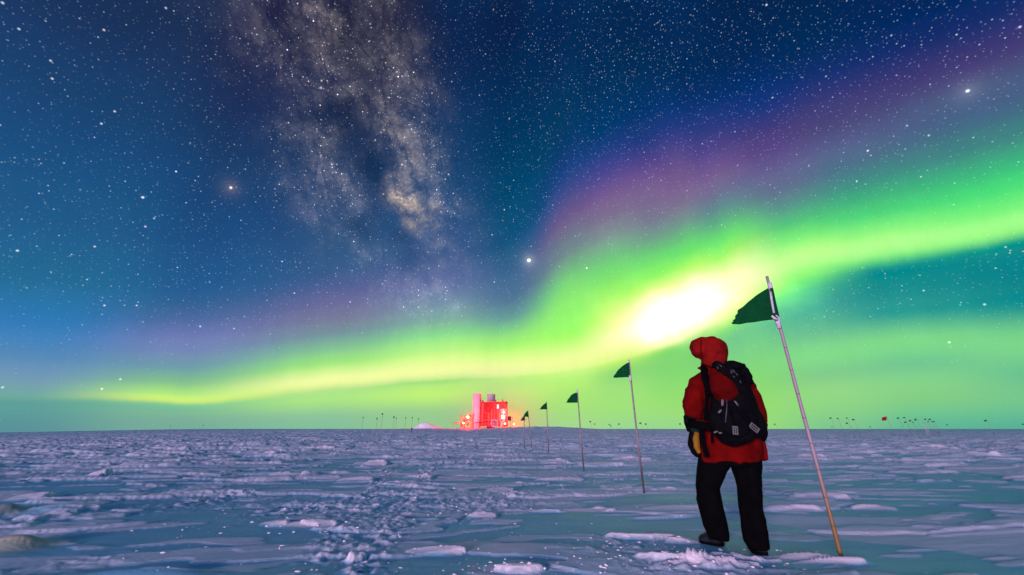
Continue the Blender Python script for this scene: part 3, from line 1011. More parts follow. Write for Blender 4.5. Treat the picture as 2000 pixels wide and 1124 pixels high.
f5 = flagpole(1039, 881, 20.4, 1031, 802, .018, [(1031, 803), (1033, 815), (1027, 806), (1022, 814)],
              'small leaning cane with pointed green flag, right one of the overlapping pair', GR, BAMBOO_DARK, belly=.03, seed=5.1)
f6 = flagpole(1024, 879, 22.0, 1024, 812, .018, [(1025, 812), (1025.5, 822), (1021, 815), (1016.5, 822)],
              'short upright cane with drooping green flag, left one of the overlapping pair', GR, BAMBOO_DARK, belly=.03, seed=6.6)

FAR = [  # flag centre, half size, where (for the label), cloth
    (709, 816, 1.6, 0), (736, 818, 2.0, 0), (746.7, 809, 2.2, 0), (769, 815, 2.2, 0), (773.8, 817, 1.4, 0), (792, 816.5, 1.6, 0), (805, 816, 1.6, 0), (817, 818.6, 1.6, 0),
    (397, 831, 1.3, 0), (333, 832, 1.0, 0),
    (1152.6, 824, 1.7, 0), (1161, 828.6, 1.4, 0), (1190, 829.5, 1.4, 0), (1193, 832.4, 1.3, 0), (1208.6, 828.6, 1.7, 0), (1250.6, 827, 1.8, 2), (1261, 828.6, 1.8, 0), (1328, 828.5, 1.7, 0),
    (1513, 829, 1.6, 0),
    (1622, 817, 1.7, 0), (1636, 818, 1.5, 0), (1654, 817, 1.4, 0), (1654, 827, 1.9, 0), (1666.6, 820, 2.0, 0), (1625, 834, 1.1, 0), (1699.5, 834, 1.3, 0),
    (1727.4, 818, 4.3, 1),
    (1754, 817, 1.8, 0), (1766, 816, 1.5, 0), (1768, 825, 1.9, 0), (1777.5, 822, 1.9, 2), (1783, 825, 1.3, 0), (1788, 820, 2.2, 0), (1807, 819.5, 1.8, 0), (1813, 824, 1.2, 0),
    (1816, 819.5, 1.8, 0), (1820, 824, 1.4, 0), (1824, 824, 1.5, 0), (1849.7, 830, 1.3, 0), (1925, 822, 2.2, 0), (1998, 829, 1.6, 0)]
NTH = ['first', 'second', 'third', 'fourth', 'fifth', 'sixth', 'seventh', 'eighth', 'ninth', 'tenth', 'eleventh', 'twelfth', 'thirteenth', 'fourteenth', 'fifteenth']
FAR_LABEL = ['tiny dark flag, %s from left in the row left of the building' % n for n in NTH[:8]] + \
    ['speck of a flag alone on the far left skyline, right one of two', 'speck of a flag alone on the far left skyline, left one of two'] + \
    ['speck of a flag between the canes and the person, %s from the left' % n for n in NTH[:5]] + \
    ['tiny rust brown flag on the skyline just right of the second cane', 'tiny dark flag on the skyline right beside the rust brown one',
     'tiny dark flag on the skyline close to the left sleeve of the person', 'tiny dark flag alone on the skyline between the person and the nearest cane',
     'faint leaning flag, leftmost of the group right of the nearest cane', 'faint pale flag, second from the left in the group right of the nearest cane',
     'faint upper one of two stacked flags right of the nearest cane', 'darker lower one of two stacked flags right of the nearest cane',
     'dark leaning flag, rightmost of the group left of the red flag', 'lowest speck of a flag under the leftmost leaning one', 'low speck of a flag just left of the red flag',
     'bright red flag on a leaning cane on the right skyline',
     'dim flag on a leaning cane just right of the red flag', 'topmost faint flag, second right of the red flag', 'dark low flag under the topmost faint one',
     'brownish flag in the thick of the right cluster', 'faint low flag right beside the brownish one', 'dark flag standing out in the middle of the right cluster',
     'dim flag in the right part of the cluster, left one of the upper pair', 'slender speck of a flag below the upper pair in the right cluster',
     'dim flag in the right part of the cluster, right one of the upper pair', 'dim low flag, left one of the last two in the right cluster',
     'dim low flag, right one of the last two in the right cluster', 'speck of a flag low on the skyline right of the cluster',
     'small dark green flag standing alone at far right', 'small dark flag cut by the right edge of the picture']
for (px, py, hs, kind), lab in zip(FAR, FAR_LABEL):
    hs *= (.74 if px < 900 else .86) if not kind else 1.0
    s = max(838.5 - py, 4) / 778 * .90
    Yd = min(1.15 / s, 150) if kind != 1 else 50.0
    lean = (px - 1000) * 4.6e-4
    dy = 14
    d0 = at(px + lean * 20 + hs, 838, Yd)
    x = d0.x
    r = .010 + .00008 * Yd
    g = gz(x, Yd)
    # foot of the cane where its ray meets the snow line
    bx = px + hs + lean * ((838 + 778 * (1.0 - g) / Yd * .98) - py)
    flagpole(bx, 838, Yd, px + hs, py - hs, r,
             [(px + hs, py - hs * .9), (px + hs, py + hs * .8), (px - hs, py - hs * .5), (px - hs * .8, py + hs)],
             lab, 'distant flags along the skyline', BAMBOO_DARK, (FLAG_GREEN, FLAG_RED, FLAG_BROWN)[kind], False, .04, px)
# bare canes in the far right cluster
for i, (px, py) in enumerate(((1800, 812), (1803, 824), (1806, 822))):
    Yd = 62 + 4 * i
    top = at(px, py, Yd); x = at(px + 7, 838, Yd).x
    b = MB(); b.tube([(x, Yd, gz(x, Yd) - .1), top], [.03, .022], 6)
    o = b.build('cane', CANE_GREY)
    tag(o, ('tallest thin bare cane in the right cluster', 'bare cane without flag in the right cluster, middle of three', 'bare cane without flag in the right cluster, right of three')[i],
        'cane', 'bare canes among the distant flags')
# a dark marker lying on the snow short of the skyline
p = ground_at(803, 849)
b = MB(); zz = gz(*p)
b.tube([(p[0], p[1], zz - .05), (p[0] + .02, p[1], zz + .55)], [.03, .03], 8); b.ball((p[0] + .02, p[1], zz + .62), (.16, .10, .15), seg=10, rings=7)
o = b.build('marker_post', BLACK)
tag(o, 'small dark marker post on the snow left of the building', 'marker')


# ---------------------------------------------------------------- the person
def cloth_shape(mb, voxel, smooth_it, wr_amp, wr_scale, seed, squash=(1, 1, 1)):
    """one continuous garment surface from overlapping tapered volumes, creased afterwards"""
    me = bpy.data.meshes.new('tmp'); me.from_pydata([tuple(v) for v in mb.v], [], mb.f); me.update()
    o = bpy.data.objects.new('tmp', me); col.objects.link(o)
    r = o.modifiers.new('r', 'REMESH'); r.mode = 'VOXEL'; r.voxel_size = voxel
    s = o.modifiers.new('s', 'SMOOTH'); s.factor = .6; s.iterations = smooth_it
    bpy.context.view_layer.update()
    ev = o.evaluated_get(bpy.context.evaluated_depsgraph_get())
    out = bpy.data.meshes.new_from_object(ev)
    bpy.data.objects.remove(o); bpy.data.meshes.remove(me)
    n = len(out.vertices)
    co = np.empty(n * 3); out.vertices.foreach_get('co', co); co = co.reshape(-1, 3)
    no = np.empty(n * 3); out.vertices.foreach_get('normal', no); no = no.reshape(-1, 3)
    P = co * wr_scale
    P = P + .6 * noise3(co * np.array(wr_scale) * .6, seed + 3)[:, None]
    ridge = 1 - np.abs(noise3(P, seed)) * 2
    ridge2 = 1 - np.abs(noise3(P * 2.1, seed + 5)) * 2
    co = co + no * (ridge * wr_amp + ridge2 * wr_amp * .45)[:, None]
    out.vertices.foreach_set('co', co.ravel())
    out.polygons.foreach_set('use_smooth', [True] * len(out.polygons))
    out.update()
    return out


def link_mesh(name, me, m, parent):
    me.name = name
    me.materials.clear(); me.materials.append(m)
    o = bpy.data.objects.new(name, me); col.objects.link(o)
    adopt(o, parent)
    return o


PX, PY = 1.95, 4.06
person = empty('person', (PX, PY, gz(1.9, 4.05)))
tag(person, 'person from behind in red hooded parka and black trousers, looking up at the aurora', 'person')

YC = 4.08    # distance of the trunk


def A(px, py, dy=0.0):
    return at(px, py, YC + dy)


# body: one skinned surface under the clothes (head with face, torso, arms ending in hands, legs)
def skin_body():
    J = {}
    def j(n, p, r): J[n] = (Vector(p), r)
    j('pelvis', A(1424, 880), .10); j('waist', A(1419, 845), .115); j('chest', A(1412, 785), .14); j('neck0', A(1402, 735), .085)
    j('neck1', A(1396, 716, .02), .055); j('head0', A(1392, 700, .03), .075); j('head1', A(1389, 685, .03), .095); j('head2', A(1388, 672, .03), .07)
    j('shl', A(1372, 748), .06); j('ell', A(1357, 800, -.02), .045); j('wrl', A(1358, 838, .08), .032)
    j('shr', A(1448, 748), .06); j('elr', A(1470, 806, -.04), .045); j('wrr', A(1483, 838, .04), .032)
    j('hil', A(1399, 905), .07); j('knl', A(1386, 975, .05), .045); j('anl', A(1400, 1045, .08), .03); j('tol', A(1388, 1050, .12), .025)
    j('hir', A(1452, 905), .07); j('knr', A(1466, 985, -.08), .045); j('anr', A(1478, 1050, -.12), .03); j('tor', A(1478, 1062, -.04), .025)
    E = [('pelvis', 'waist'), ('waist', 'chest'), ('chest', 'neck0'), ('neck0', 'neck1'), ('neck1', 'head0'), ('head0', 'head1'), ('head1', 'head2'),
         ('chest', 'shl'), ('shl', 'ell'), ('ell', 'wrl'), ('chest', 'shr'), ('shr', 'elr'), ('elr', 'wrr'),
         ('pelvis', 'hil'), ('hil', 'knl'), ('knl', 'anl'), ('anl', 'tol'), ('pelvis', 'hir'), ('hir', 'knr'), ('knr', 'anr'), ('anr', 'tor')]
    # hands inside the mittens: palm, four fingers and a thumb, slightly curled
    for side, w, dx in (('l', 'wrl', -1), ('r', 'wrr', 1)):
        base = J[w][0]
        palm = base + Vector((0, .01, -.07)); j('palm' + side, palm, .030); E.append((w, 'palm' + side))
        for k, (off, ln) in enumerate(((-.030, .068), (-.010, .078), (.010, .074), (.030, .058))):
            a = palm + Vector((.2 * off, off, -.035)); b2 = a + Vector((dx * -.008, 0, -ln * .5)); c = b2 + Vector((dx * -.020, 0, -ln * .42))
            for q, pnt, r in (('a', a, .010), ('b', b2, .009), ('c', c, .008)):
                j(f'f{side}{k}{q}', pnt, r)
            E += [('palm' + side, f'f{side}{k}a'), (f'f{side}{k}a', f'f{side}{k}b'), (f'f{side}{k}b', f'f{side}{k}c')]
        t0 = palm + Vector((0, .035, .015)); t1 = t0 + Vector((-dx * .01, .022, -.035))
        j('t0' + side, t0, .012); j('t1' + side, t1, .010)
        E += [('palm' + side, 't0' + side), ('t0' + side, 't1' + side)]
    names = list(J)
    me = bpy.data.meshes.new('tmp'); me.from_pydata([J[n][0] for n in names], [(names.index(a), names.index(b)) for a, b in E], []); me.update()
    o = bpy.data.objects.new('tmp', me); col.objects.link(o)
    o.modifiers.new('s', 'SKIN'); sb = o.modifiers.new('u', 'SUBSURF'); sb.levels = 2; sb.render_levels = 2
    for i, n in enumerate(names):
        me.skin_vertices[0].data[i].radius = (J[n][1], J[n][1])
    me.skin_vertices[0].data[0].use_root = True
    bpy.context.view_layer.update()
    out = bpy.data.meshes.new_from_object(o.evaluated_get(bpy.context.evaluated_depsgraph_get()))
    bpy.data.objects.remove(o); bpy.data.meshes.remove(me)
    out.polygons.foreach_set('use_smooth', [True] * len(out.polygons))
    return out


link_mesh('body', skin_body(), SKIN, person)
# face on the far side, turned left inside the hood
b = MB()
hc = A(1386, 687, .03)
b.ball(hc + Vector((-.03, .055, .0)), (.07, .075, .10))
b.ball(hc + Vector((-.075, .115, -.005)), (.014, .020, .026), seg=10, rings=7)
b.ball(hc + Vector((-.055, .11, -.055)), (.024, .018, .010), seg=10, rings=7)
b.ball(hc + Vector((-.095, .085, .025)), (.012, .012, .010), seg=8, rings=6)
b.ball(hc + Vector((-.040, .125, .025)), (.012, .012, .010), seg=8, rings=6)
link_mesh('face', cloth_shape(b, .008, 3, .0, (8, 8, 8), 1), SKIN, person)

# parka: trunk and both sleeves
b = MB()
b.tube([A(1428, 899), A(1428, 880), A(1426, 855), A(1421, 820), A(1415, 785), A(1408, 757), A(1402, 738), A(1396, 722), A(1394, 712)],
       [(.292, .205), (.288, .205), (.270, .195), (.248, .180), (.235, .178), (.225, .172), (.190, .145), (.120, .115), (.095, .10)], 36, level=True)
b.tube([A(1378, 738), A(1366, 752), A(1357, 776), A(1354, 796, -.02), A(1356, 812, .02), A(1359, 830, .07)], [.080, .094, .090, .082, .080, .066], 20)
b.ball(A(1350.5, 797, -.015), (.052, .07, .05))
b.tube([A(1432, 734), A(1451, 748), A(1464, 774), A(1472, 798, -.03), A(1478, 818, .0), A(1484, 836, .05)], [.082, .096, .088, .080, .074, .062], 20)
b.tube([A(1382, 716), A(1369, 719), A(1360, 718.5)], [(.045, .05), (.03, .04), (.008, .02)], 10)     # collar flap
b.tube([A(1482, 862, .0), A(1484, 880, .0), A(1486, 899, .0)], [(.02, .10), (.024, .12), (.026, .13)], 12)
jk = link_mesh('jacket', cloth_shape(b, .0105, 2, .0165, (6, 6, 4.5), 2), JACKET, person)
# hem band, side seam and pocket flaps stay with the parka
b = MB()
b.tube([A(1459, 899, -.192), A(1459, 885, -.195), A(1458, 866, -.195)], [.007, .007, .006], 6)
b.build('seam', JACKET, jk)
# hood: the head turned left, its tunnel pointing away from the viewer
b = MB()
b.ball(A(1394.5, 686, .0), (.122, .140, .132), Matrix.Rotation(math.radians(6), 3, 'Y'), 28, 18)
b.ball(A(1388, 680, .02), (.118, .135, .112), None, 24, 16)
b.tube([A(1396, 722), A(1394, 708), A(1394, 694)], [(.122, .115), (.112, .115), (.115, .125)], 24)
b.tube([A(1388, 680, .02), A(1372, 680, .04), A(1361, 682, .06), A(1356, 683, .07)], [(.108, .11), (.098, .11), (.085, .09), (.075, .08)], 24, flat=(0, 0, 1))
b.ball(A(1361.5, 682, .055), (.058, .085, .090))
hd = link_mesh('hood', cloth_shape(b, .0095, 3, .0095, (8, 8, 8), 5), HOODM, person)
b = MB()
rr = []
for k in range(33):
    q = 2 * math.pi * k / 32
    rr.append(A(1362, 682.5, .115) + Vector((.070 * math.sin(q), .055 * math.sin(q), .072 * math.cos(q))))
b.tube(rr, .016, 10)
b.build('hood_brim', HOODM, hd)
b = MB()
b.tube([A(1370, 664, -.060), A(1368, 680, -.075), A(1371, 700, -.06)], [.004, .004, .004], 5)
b.tube([A(1374, 712, -.08), A(1392, 717, -.13), A(1412, 714, -.10)], [.007, .008, .007], 6)
b.build('hood_seam', JACKET_DARK, hd)

# trousers
b = MB()
b.tube([A(1426, 872), A(1425, 892), A(1424.5, 908)], [(.255, .17), (.262, .17), (.262, .165)], 32, level=True)
b.tube([A(1394, 900), A(1386, 925, .01), A(1382, 950, .03), A(1386, 985, .05), A(1396, 1022, .07), A(1401, 1042, .08), A(1402, 1053, .08)],
       [(.128, .15), (.106, .13), (.092, .11), (.097, .105), (.092, .10), (.086, .10), (.082, .10)], 24)
b.tube([A(1455, 900), A(1460, 925, -.02), A(1464, 952, -.05), A(1468, 995, -.08), A(1474, 1035, -.12), A(1477, 1056, -.14), A(1484, 1074, -.15)],
       [(.126, .15), (.102, .13), (.086, .11), (.088, .10), (.092, .10), (.090, .10), (.072, .09)], 24)
link_mesh('trousers', cloth_shape(b, .0105, 3, .0105, (6, 6, 4), 9), TROUSER, person)

def boot(heel, toe, parent):
    heel = Vector(heel); toe = Vector(toe)
    d = toe - heel; d.z = 0; ln = d.length; d.normalize()
    up = Vector((0, 0, 1))
    b = MB()
    prof = [(0.0, .050, .075), (.08, .062, .095), (.22, .066, .12), (.38, .062, .115), (.58, .062, .088), (.78, .066, .072), (.92, .058, .062), (1.0, .034, .045)]
    b.tube([heel + d * ln * s + up * (h * .55) for s, w, h in prof], [(w, h * .62) for s, w, h in prof], 18, flat=up)
    b.tube([heel + d * ln * .2 + up * .06, heel + d * ln * .2 + up * .12, heel + d * ln * .2 + up * .16], [.068, .060, .055], 18)
    o = link_mesh('boot', cloth_shape(b, .009, 4, .003, (14, 14, 14), 12), RUBBER, parent)
    s = MB()
    left = d.cross(up)
    prof2 = [(-.03, .035), (.05, .058), (.25, .064), (.5, .060), (.78, .068), (.95, .055), (1.03, .028)]
    top = [heel + d * ln * q + left * w for q, w in prof2] + [heel + d * ln * q - left * w for q, w in reversed(prof2)]
    n = len(top)
    s.add([p + up * .028 for p in top] + [p - up * .012 for p in top], [tuple(range(n)), tuple(range(2 * n - 1, n - 1, -1))] + [(k, (k + 1) % n, n + (k + 1) % n, n + k) for k in range(n)])
    s.build('sole', BLACK, o, False)
    l = MB()
    for k in range(4):
        c = heel + d * ln * (.34 + .09 * k) + up * (.135 - .020 * k)
        l.tube([c + left * .045 - up * .02, c + up * .012, c - left * .045 - up * .02], .005, 6)
    l.build('lace', LACE, o)
    return o


lh = at(1412, 1068, 4.14); lt = at(1367, 1046, 4.28)
lh.z = gz(lh.x, lh.y) - .008; lt.z = lh.z
boot(lh, lt, person)
rh = at(1486, 1083, 3.91); rt = at(1474, 1066, 4.15)
rh.z = gz(rh.x, rh.y) - .008; rt.z = rh.z
boot(rh, rt, person)


def mitten(cuff, pts, rads, thumb, side):
    b = MB(); b.tube(pts, rads, 18)
    b.tube(thumb[0], thumb[1], 12)
    o = link_mesh('mitten', cloth_shape(b, .008, 4, .0035, (14, 14, 14), 20 + side), BLACK, person)
    c = MB(); c.tube(cuff[0], cuff[1], 20)
    link_mesh('cuff', cloth_shape(c, .008, 2, .003, (16, 16, 16), 23 + side), GREEN_CUFF if side == 0 else BLACK, o)
    return o


ml = mitten(([A(1356, 815, .03), A(1358, 828, .05), A(1361, 843, .07)], [.076, .074, .062]),
            [A(1361, 842, .07), A(1358, 856, .07), A(1357, 870, .06), A(1362, 884, .05), A(1367, 892, .04)],
            [(.056, .058), (.060, .066), (.062, .070), (.050, .060), (.024, .034)],
            ([A(1362, 850, .12), A(1366, 864, .15), A(1368, 872, .15)], [.026, .026, .018]), 0)
b = MB()
b.tube([A(1361, 845, .0), A(1359.5, 858, -.005), A(1361, 873, -.005), A(1366, 886, -.005)], [(.022, .020), (.030, .024), (.030, .024), (.014, .012)], 14)
link_mesh('palm_patch', cloth_shape(b, .006, 3, .002, (20, 20, 20), 31), YELLOW, ml)
b = MB()
b.tube([A(1338, 812, .0), A(1341, 826, .0), A(1345, 843, .02)], [(.012, .03), (.020, .04), (.010, .03)], 8)
b.tube([A(1337, 812, .0), A(1352, 818, -.055), A(1372, 818, -.02)], [.011, .013, .011], 8)
b.build('cuff_strap', BLACK, ml)
mitten(([A(1482, 818, .0), A(1485, 832, .02)], [.064, .066]),
       [A(1484, 830, .02), A(1485, 846, .02), A(1485, 858, .01), A(1483, 868, .0)],
       [(.056, .060), (.058, .066), (.046, .058), (.022, .030)],
       ([A(1478, 838, .07), A(1476, 848, .09), A(1476, 856, .09)], [.024, .024, .017]), 1)

# ---------------------------------------------------------------- the backpack (a thing of its own, carried)
ZB = -.24
pack = empty('backpack', at(1436, 866, 3.80))
tag(pack, "black backpack with a red lid and pale buckles worn on the person's back", 'backpack')


def K(px, py, dy=0.0):
    return at(px, py, YC + ZB + dy)


b = MB()
b.tube([K(1449, 866), K(1445, 858), K(1439, 838), K(1435, 812), K(1433, 790), K(1431, 770), K(1425, 744), K(1420, 724)],
       [(.09, .07), (.165, .12), (.225, .15), (.222, .15), (.205, .14), (.180, .13), (.15, .115), (.11, .08)], 30)
b.ball(K(1402, 822, -.03), (.085, .09, .11)); b.ball(K(1474, 826, -.02), (.085, .09, .13))
pb = link_mesh('pack_body', cloth_shape(b, .010, 4, .0055, (11, 11, 8), 40), BLACK, pack)
# net pocket on the back
b = MB()
b.tube([K(1444, 850, -.10), K(1440, 836, -.115), K(1436, 815, -.115), K(1433, 798, -.10)], [(.09, .05), (.125, .06), (.13, .06), (.11, .045)], 20)
link_mesh('pocket', cloth_shape(b, .010, 3, .007, (16, 16, 12), 44), BLACK, pack)
# red lid bag
b = MB()
b.tube([K(1400, 722, -.02), K(1406, 738, -.05), K(1414, 756, -.07), K(1424, 770, -.06), K(1430, 778, -.04)],
       [(.055, .05), (.095, .085), (.125, .10), (.125, .085), (.085, .045)], 24)
b.ball(K(1398, 760, -.03), (.045, .05, .06))
ld = link_mesh('lid', cloth_shape(b, .010, 4, .0055, (11, 11, 9), 47), JACKET_DARK, pack)
# dark netting hung across the lid from the left strap to the right shoulder
b = MB()
b.tube([K(1393, 713, -.03), K(1405, 716, -.09), K(1420, 724, -.13), K(1434, 738, -.14), K(1444, 755, -.12), K(1450, 775, -.10)],
       [(.03, .03), (.042, .04), (.055, .04), (.058, .04), (.055, .04), (.045, .035)], 18)
b.tube([K(1418, 716, -.03), K(1434, 716, -.05), K(1447, 719, -.04), K(1455, 733, -.03), K(1460, 750, -.02)], [.045, .05, .045, .05, .05], 16)
nt_ = link_mesh('netting', cloth_shape(b, .009, 2, .009, (22, 22, 22), 52), BLACK, pack)
b = MB()
rng = random.Random(8)
for (x0, y0, x1, y1) in ((1405, 713, 1412, 718), (1410, 719, 1417, 717), (1425, 722, 1433, 729), (1429, 720, 1438, 731), (1424, 727, 1432, 730), (1435, 728, 1443, 735), (1444, 742, 1448, 750), (1430, 733, 1437, 739), (1400, 716, 1404, 722)):
    b.tube([K(x0, y0, -.155 if x0 > 1415 else -.125), K((x0 + x1) / 2, (y0 + y1) / 2, -.19 if x0 > 1415 else -.145), K(x1, y1, -.165 if x0 > 1415 else -.13)], .0045, 6)
b.build('cord', material('grey_cord', (.07, .07, .085), .5, .4), nt_)


def strap(name, pts, w, th, m, parent, seg=8):
    b = MB(); b.tube(pts, [(w, th)] * len(pts), seg)
    return b.build(name, m, parent)


strap('shoulder_strap', [A(1380, 714, .02), A(1375, 722, -.10), A(1378, 740, -.175), A(1385, 757, -.20), A(1391, 772, -.22)], .042, .016, WEB, pack)
strap('shoulder_strap', [A(1436, 722, .02), A(1448, 730, -.10), A(1456, 750, -.16), A(1460, 775, -.18)], .042, .016, WEB, pack)
strap('compression_strap', [A(1380, 752, -.15), A(1381, 775, -.175), A(1379, 800, -.19), A(1378, 822, -.20)], .020, .010, WEB, pack)
strap('hip_strap', [A(1340, 824, .0), A(1362, 830, -.13), A(1385, 834, -.20), A(1410, 840, -.24)], .036, .012, WEB, pack)
strap('hip_strap', [A(1487, 826, -.02), A(1478, 835, -.13), A(1465, 845, -.20)], .036, .012, WEB, pack)
strap('loose_strap', [A(1370, 838, -.18), A(1373, 862, -.19), A(1377, 878, -.20), A(1381, 893, -.215)], .024, .005, WEB, pack)
strap('loose_strap', [A(1391, 838, -.22), A(1390.5, 852, -.225), A(1391, 866, -.225)], .012, .004, WEB, pack)
strap('loose_strap', [A(1484, 840, -.09), A(1489, 858, -.08), A(1494, 876, -.07)], .020, .005, WEB, pack)
strap('loose_strap', [A(1488, 878, -.075), A(1494, 877, -.075), A(1498, 880, -.07)], .008, .004, WEB, pack)
strap('lash_strap', [K(1420, 778, -.145), K(1419.5, 800, -.20), K(1417, 826, -.19)], .006, .003, BUCKLE, pack, 6).data.materials[0] = material('grey_lash', (.05, .05, .06), .5, .4)
strap('lash_strap', [K(1427, 800, -.19), K(1435, 830, -.20), K(1437, 842, -.185)], .007, .003, WEB, pack, 6)
strap('lash_strap', [K(1452, 800, -.15), K(1462, 818, -.16), K(1470, 834, -.145)], .007, .003, WEB, pack, 6)


def buckle(px, py, w, h, ang, dy, hole=False):
    c = K(px, py, dy)
    b = MB()
    R = Matrix.Rotation(math.radians(ang), 3, 'Y')
    if hole:
        t = .010
        b.box(c + R @ Vector((-w / 2 + t / 2, 0, 0)), (t, .008, h), R); b.box(c + R @ Vector((w / 2 - t / 2, 0, 0)), (t, .008, h), R)
        b.box(c + R @ Vector((0, 0, h / 2 - t / 2)), (w - 2 * t, .008, t), R); b.box(c + R @ Vector((0, 0, -h / 2 + t / 2)), (w - 2 * t, .008, t), R)
        b.box(c + R @ Vector((0, .001, 0)), (.010, .006, h - 2 * t), R)
    else:
        b.tube([c + R @ Vector((0, 0, h / 2)), c + R @ Vector((0, -.002, h * .25)), c + R @ Vector((0, -.002, -h * .25)), c + R @ Vector((0, 0, -h / 2))],
               [(w * .36, .004), (w * .5, .006), (w * .5, .006), (w * .34, .004)], 8)
    o = b.build('buckle', BUCKLE, pack, not hole)
    return o


buckle(1411, 787, .024, .058, 12, -.175)
buckle(1438, 788, .016, .050, -32, -.175)
buckle(1406, 804, .020, .040, 50, -.175)
buckle(1436, 841, .045, .070, 6, -.20, True)
buckle(1473, 836, .048, .085, -48, -.165, True)
buckle(1398, 844, .016, .040, 70, -.155)
buckle(1407, 846, .016, .030, 90, -.16)

# ---------------------------------------------------------------- the station
DS = 140.0
STN = material('station_cladding', (.22, .020, .022), .7, .2, 0, 0, 0, .15, .4)
STEEL = material('station_steel', (.30, .10, .10), .6, .3)
DARKPANEL = material('station_dark_panel', (.05, .008, .010), .7, .2)
TOWER = material('tower_cladding', (.60, .36, .46), .6, .2, 0, 0, 0, .05, .4)


def glow(name, c, s):
    m = bpy.data.materials.new(name); m.use_nodes = True
    p = m.node_tree.nodes['Principled BSDF']
    p.inputs['Base Color'].default_value = (.1, .1, .1, 1)
    p.inputs['Emission Color'].default_value = c + (1,); p.inputs['Emission Strength'].default_value = s
    return m


LAMP = glow('floodlight_lens', (1, .62, .38), 14)
LAMP.cycles.emission_sampling = 'NONE'
LIT = glow('lit_window', (1, .82, .88), 1.1)
LIT.cycles.emission_sampling = 'NONE'


def S(px, py, dy=0.0):
    return at(px, py, DS + dy)


GZS = 1.0
stn = empty('station_building', (S(965, 830).x, DS, GZS))
tag(stn, 'boxy polar research building flooded in red light, with two pale cylindrical towers', 'building')
b = MB()


def sbox(mb, x0, y0, x1, y1, d0, d1, top_extra=0):
    a = S(x0, y0, d0); c = S(x1, y1, d0)
    z1 = a.z; z0 = min(c.z, z1 - .05)
    mb.box(((a.x + c.x) / 2, DS + (d0 + d1) / 2, (z0 + z1) / 2), (c.x - a.x, d1 - d0, z1 - z0))


sbox(b, 940, 786, 990.5, 833, 0, 11)
b.build('main_block', STN, stn, False)
b = MB()
sbox(b, 939.4, 784.9, 991.2, 786.0, -.25, 11.25)
b.build('roof', STN, stn, False)
b = MB()
sbox(b, 947, 788, 958.5, 806, -.12, -.003)  # dark sheets painted for the shade in the front recess
sbox(b, 958.5, 788, 963, 799, -.10, -.003)
b.build('recess_shade', DARKPANEL, stn, False)
# cladding joints and lower deck
b = MB()
for q in range(942, 991, 6):
    sbox(b, q, 787, q + .5, 832, -.05, -.002)
sbox(b, 940, 820.5, 991, 821.6, -1.6, -.06)
b.build('cladding_rail', STEEL, stn, False)
b = MB()
sbox(b, 970.6, 790.5, 974.8, 798.5, -.30, -.14)
w = b.build('window', LIT, stn, False)
b = MB()
for (x0, y0, x1, y1) in ((969.8, 789.6, 975.6, 790.4), (969.8, 798.6, 975.6, 799.4), (969.8, 790.5, 970.5, 798.5), (974.9, 790.5, 975.6, 798.5)):
    sbox(b, x0, y0, x1, y1, -.34, -.12)
b.build('window_frame', STEEL, w, False)
b = MB()
sbox(b, 978, 799, 990.2, 832.5, -.16, -.003)  # bright sheet added so the wall burns out beside the lamps
b.build('flare_panel', material('station_flare_panel', (.75, .66, .60), .7, .1), stn, False)
b = MB()
sbox(b, 946, 809, 952, 820.4, -.12, -.01)
d = b.build('door', DARKPANEL, stn, False)


def tower(px0, px1, ytop, ybot, dy, label=None):
    c = S((px0 + px1) / 2, 836, dy); t = S((px0 + px1) / 2, ytop, dy); r = (S(px1, 800, dy).x - S(px0, 800, dy).x) / 2
    b = MB()
    z0 = GZS - 2.2; z1 = t.z
    pts = [(c.x, DS + dy, z0), (c.x, DS + dy, z1 - .12), (c.x, DS + dy, z1)]
    b.tube(pts, [r, r, r * .96], 40)
    o = b.build('tower', TOWER, stn, False)
    for p in o.data.polygons:
        p.use_smooth = len(p.vertices) == 4
    for k in (1, 2, 3, 4):
        b = MB()
        z = z0 + (z1 - z0) * (k + .5) / 5
        ring = [Vector((c.x + (r + .02) * math.cos(q * math.pi / 16), DS + dy + (r + .02) * math.sin(q * math.pi / 16), z)) for q in range(33)]
        b.tube(ring, .05, 5)
        b.build('tower_band', TOWER, o)
    return o


tower(922.0, 938.6, 769.5, 836, 1.2)
tower(950.5, 966.2, 770.5, 836, 12.8)
b = MB()
sbox(b, 966, 781.5, 968.6, 785.2, 9, 11); b.build('roof_box', STEEL, stn, False); b = MB(); sbox(b, 941, 782.8, 944, 785.2, 2, 4)
b.build('roof_box', STEEL, stn, False)


def lattice(name, x0, x1, y0, y1, nx, ny, dy0, dy1, m, parent, r=.11):
    b = MB()
    gx = [x0 + (x1 - x0) * k / nx for k in range(nx + 1)]; gy = [y0 + (y1 - y0) * k / ny for k in range(ny + 1)]
    for dy in (dy0, dy1):
        for x in gx:
            b.tube([S(x, y0, dy), S(x, y1, dy)], r, 6)
        for y in gy:
            b.tube([S(x0, y, dy), S(x1, y, dy)], r, 6)
        for i in range(nx):
            for k in range(ny):
                b.tube([S(gx[i], gy[k + (i + k) % 2], dy), S(gx[i + 1], gy[k + 1 - (i + k) % 2], dy)], r * .8, 5)
    for x in gx:
        for y in gy:
            b.tube([S(x, y, dy0), S(x, y, dy1)], r * .8, 5)
    return b.build(name, m, parent)


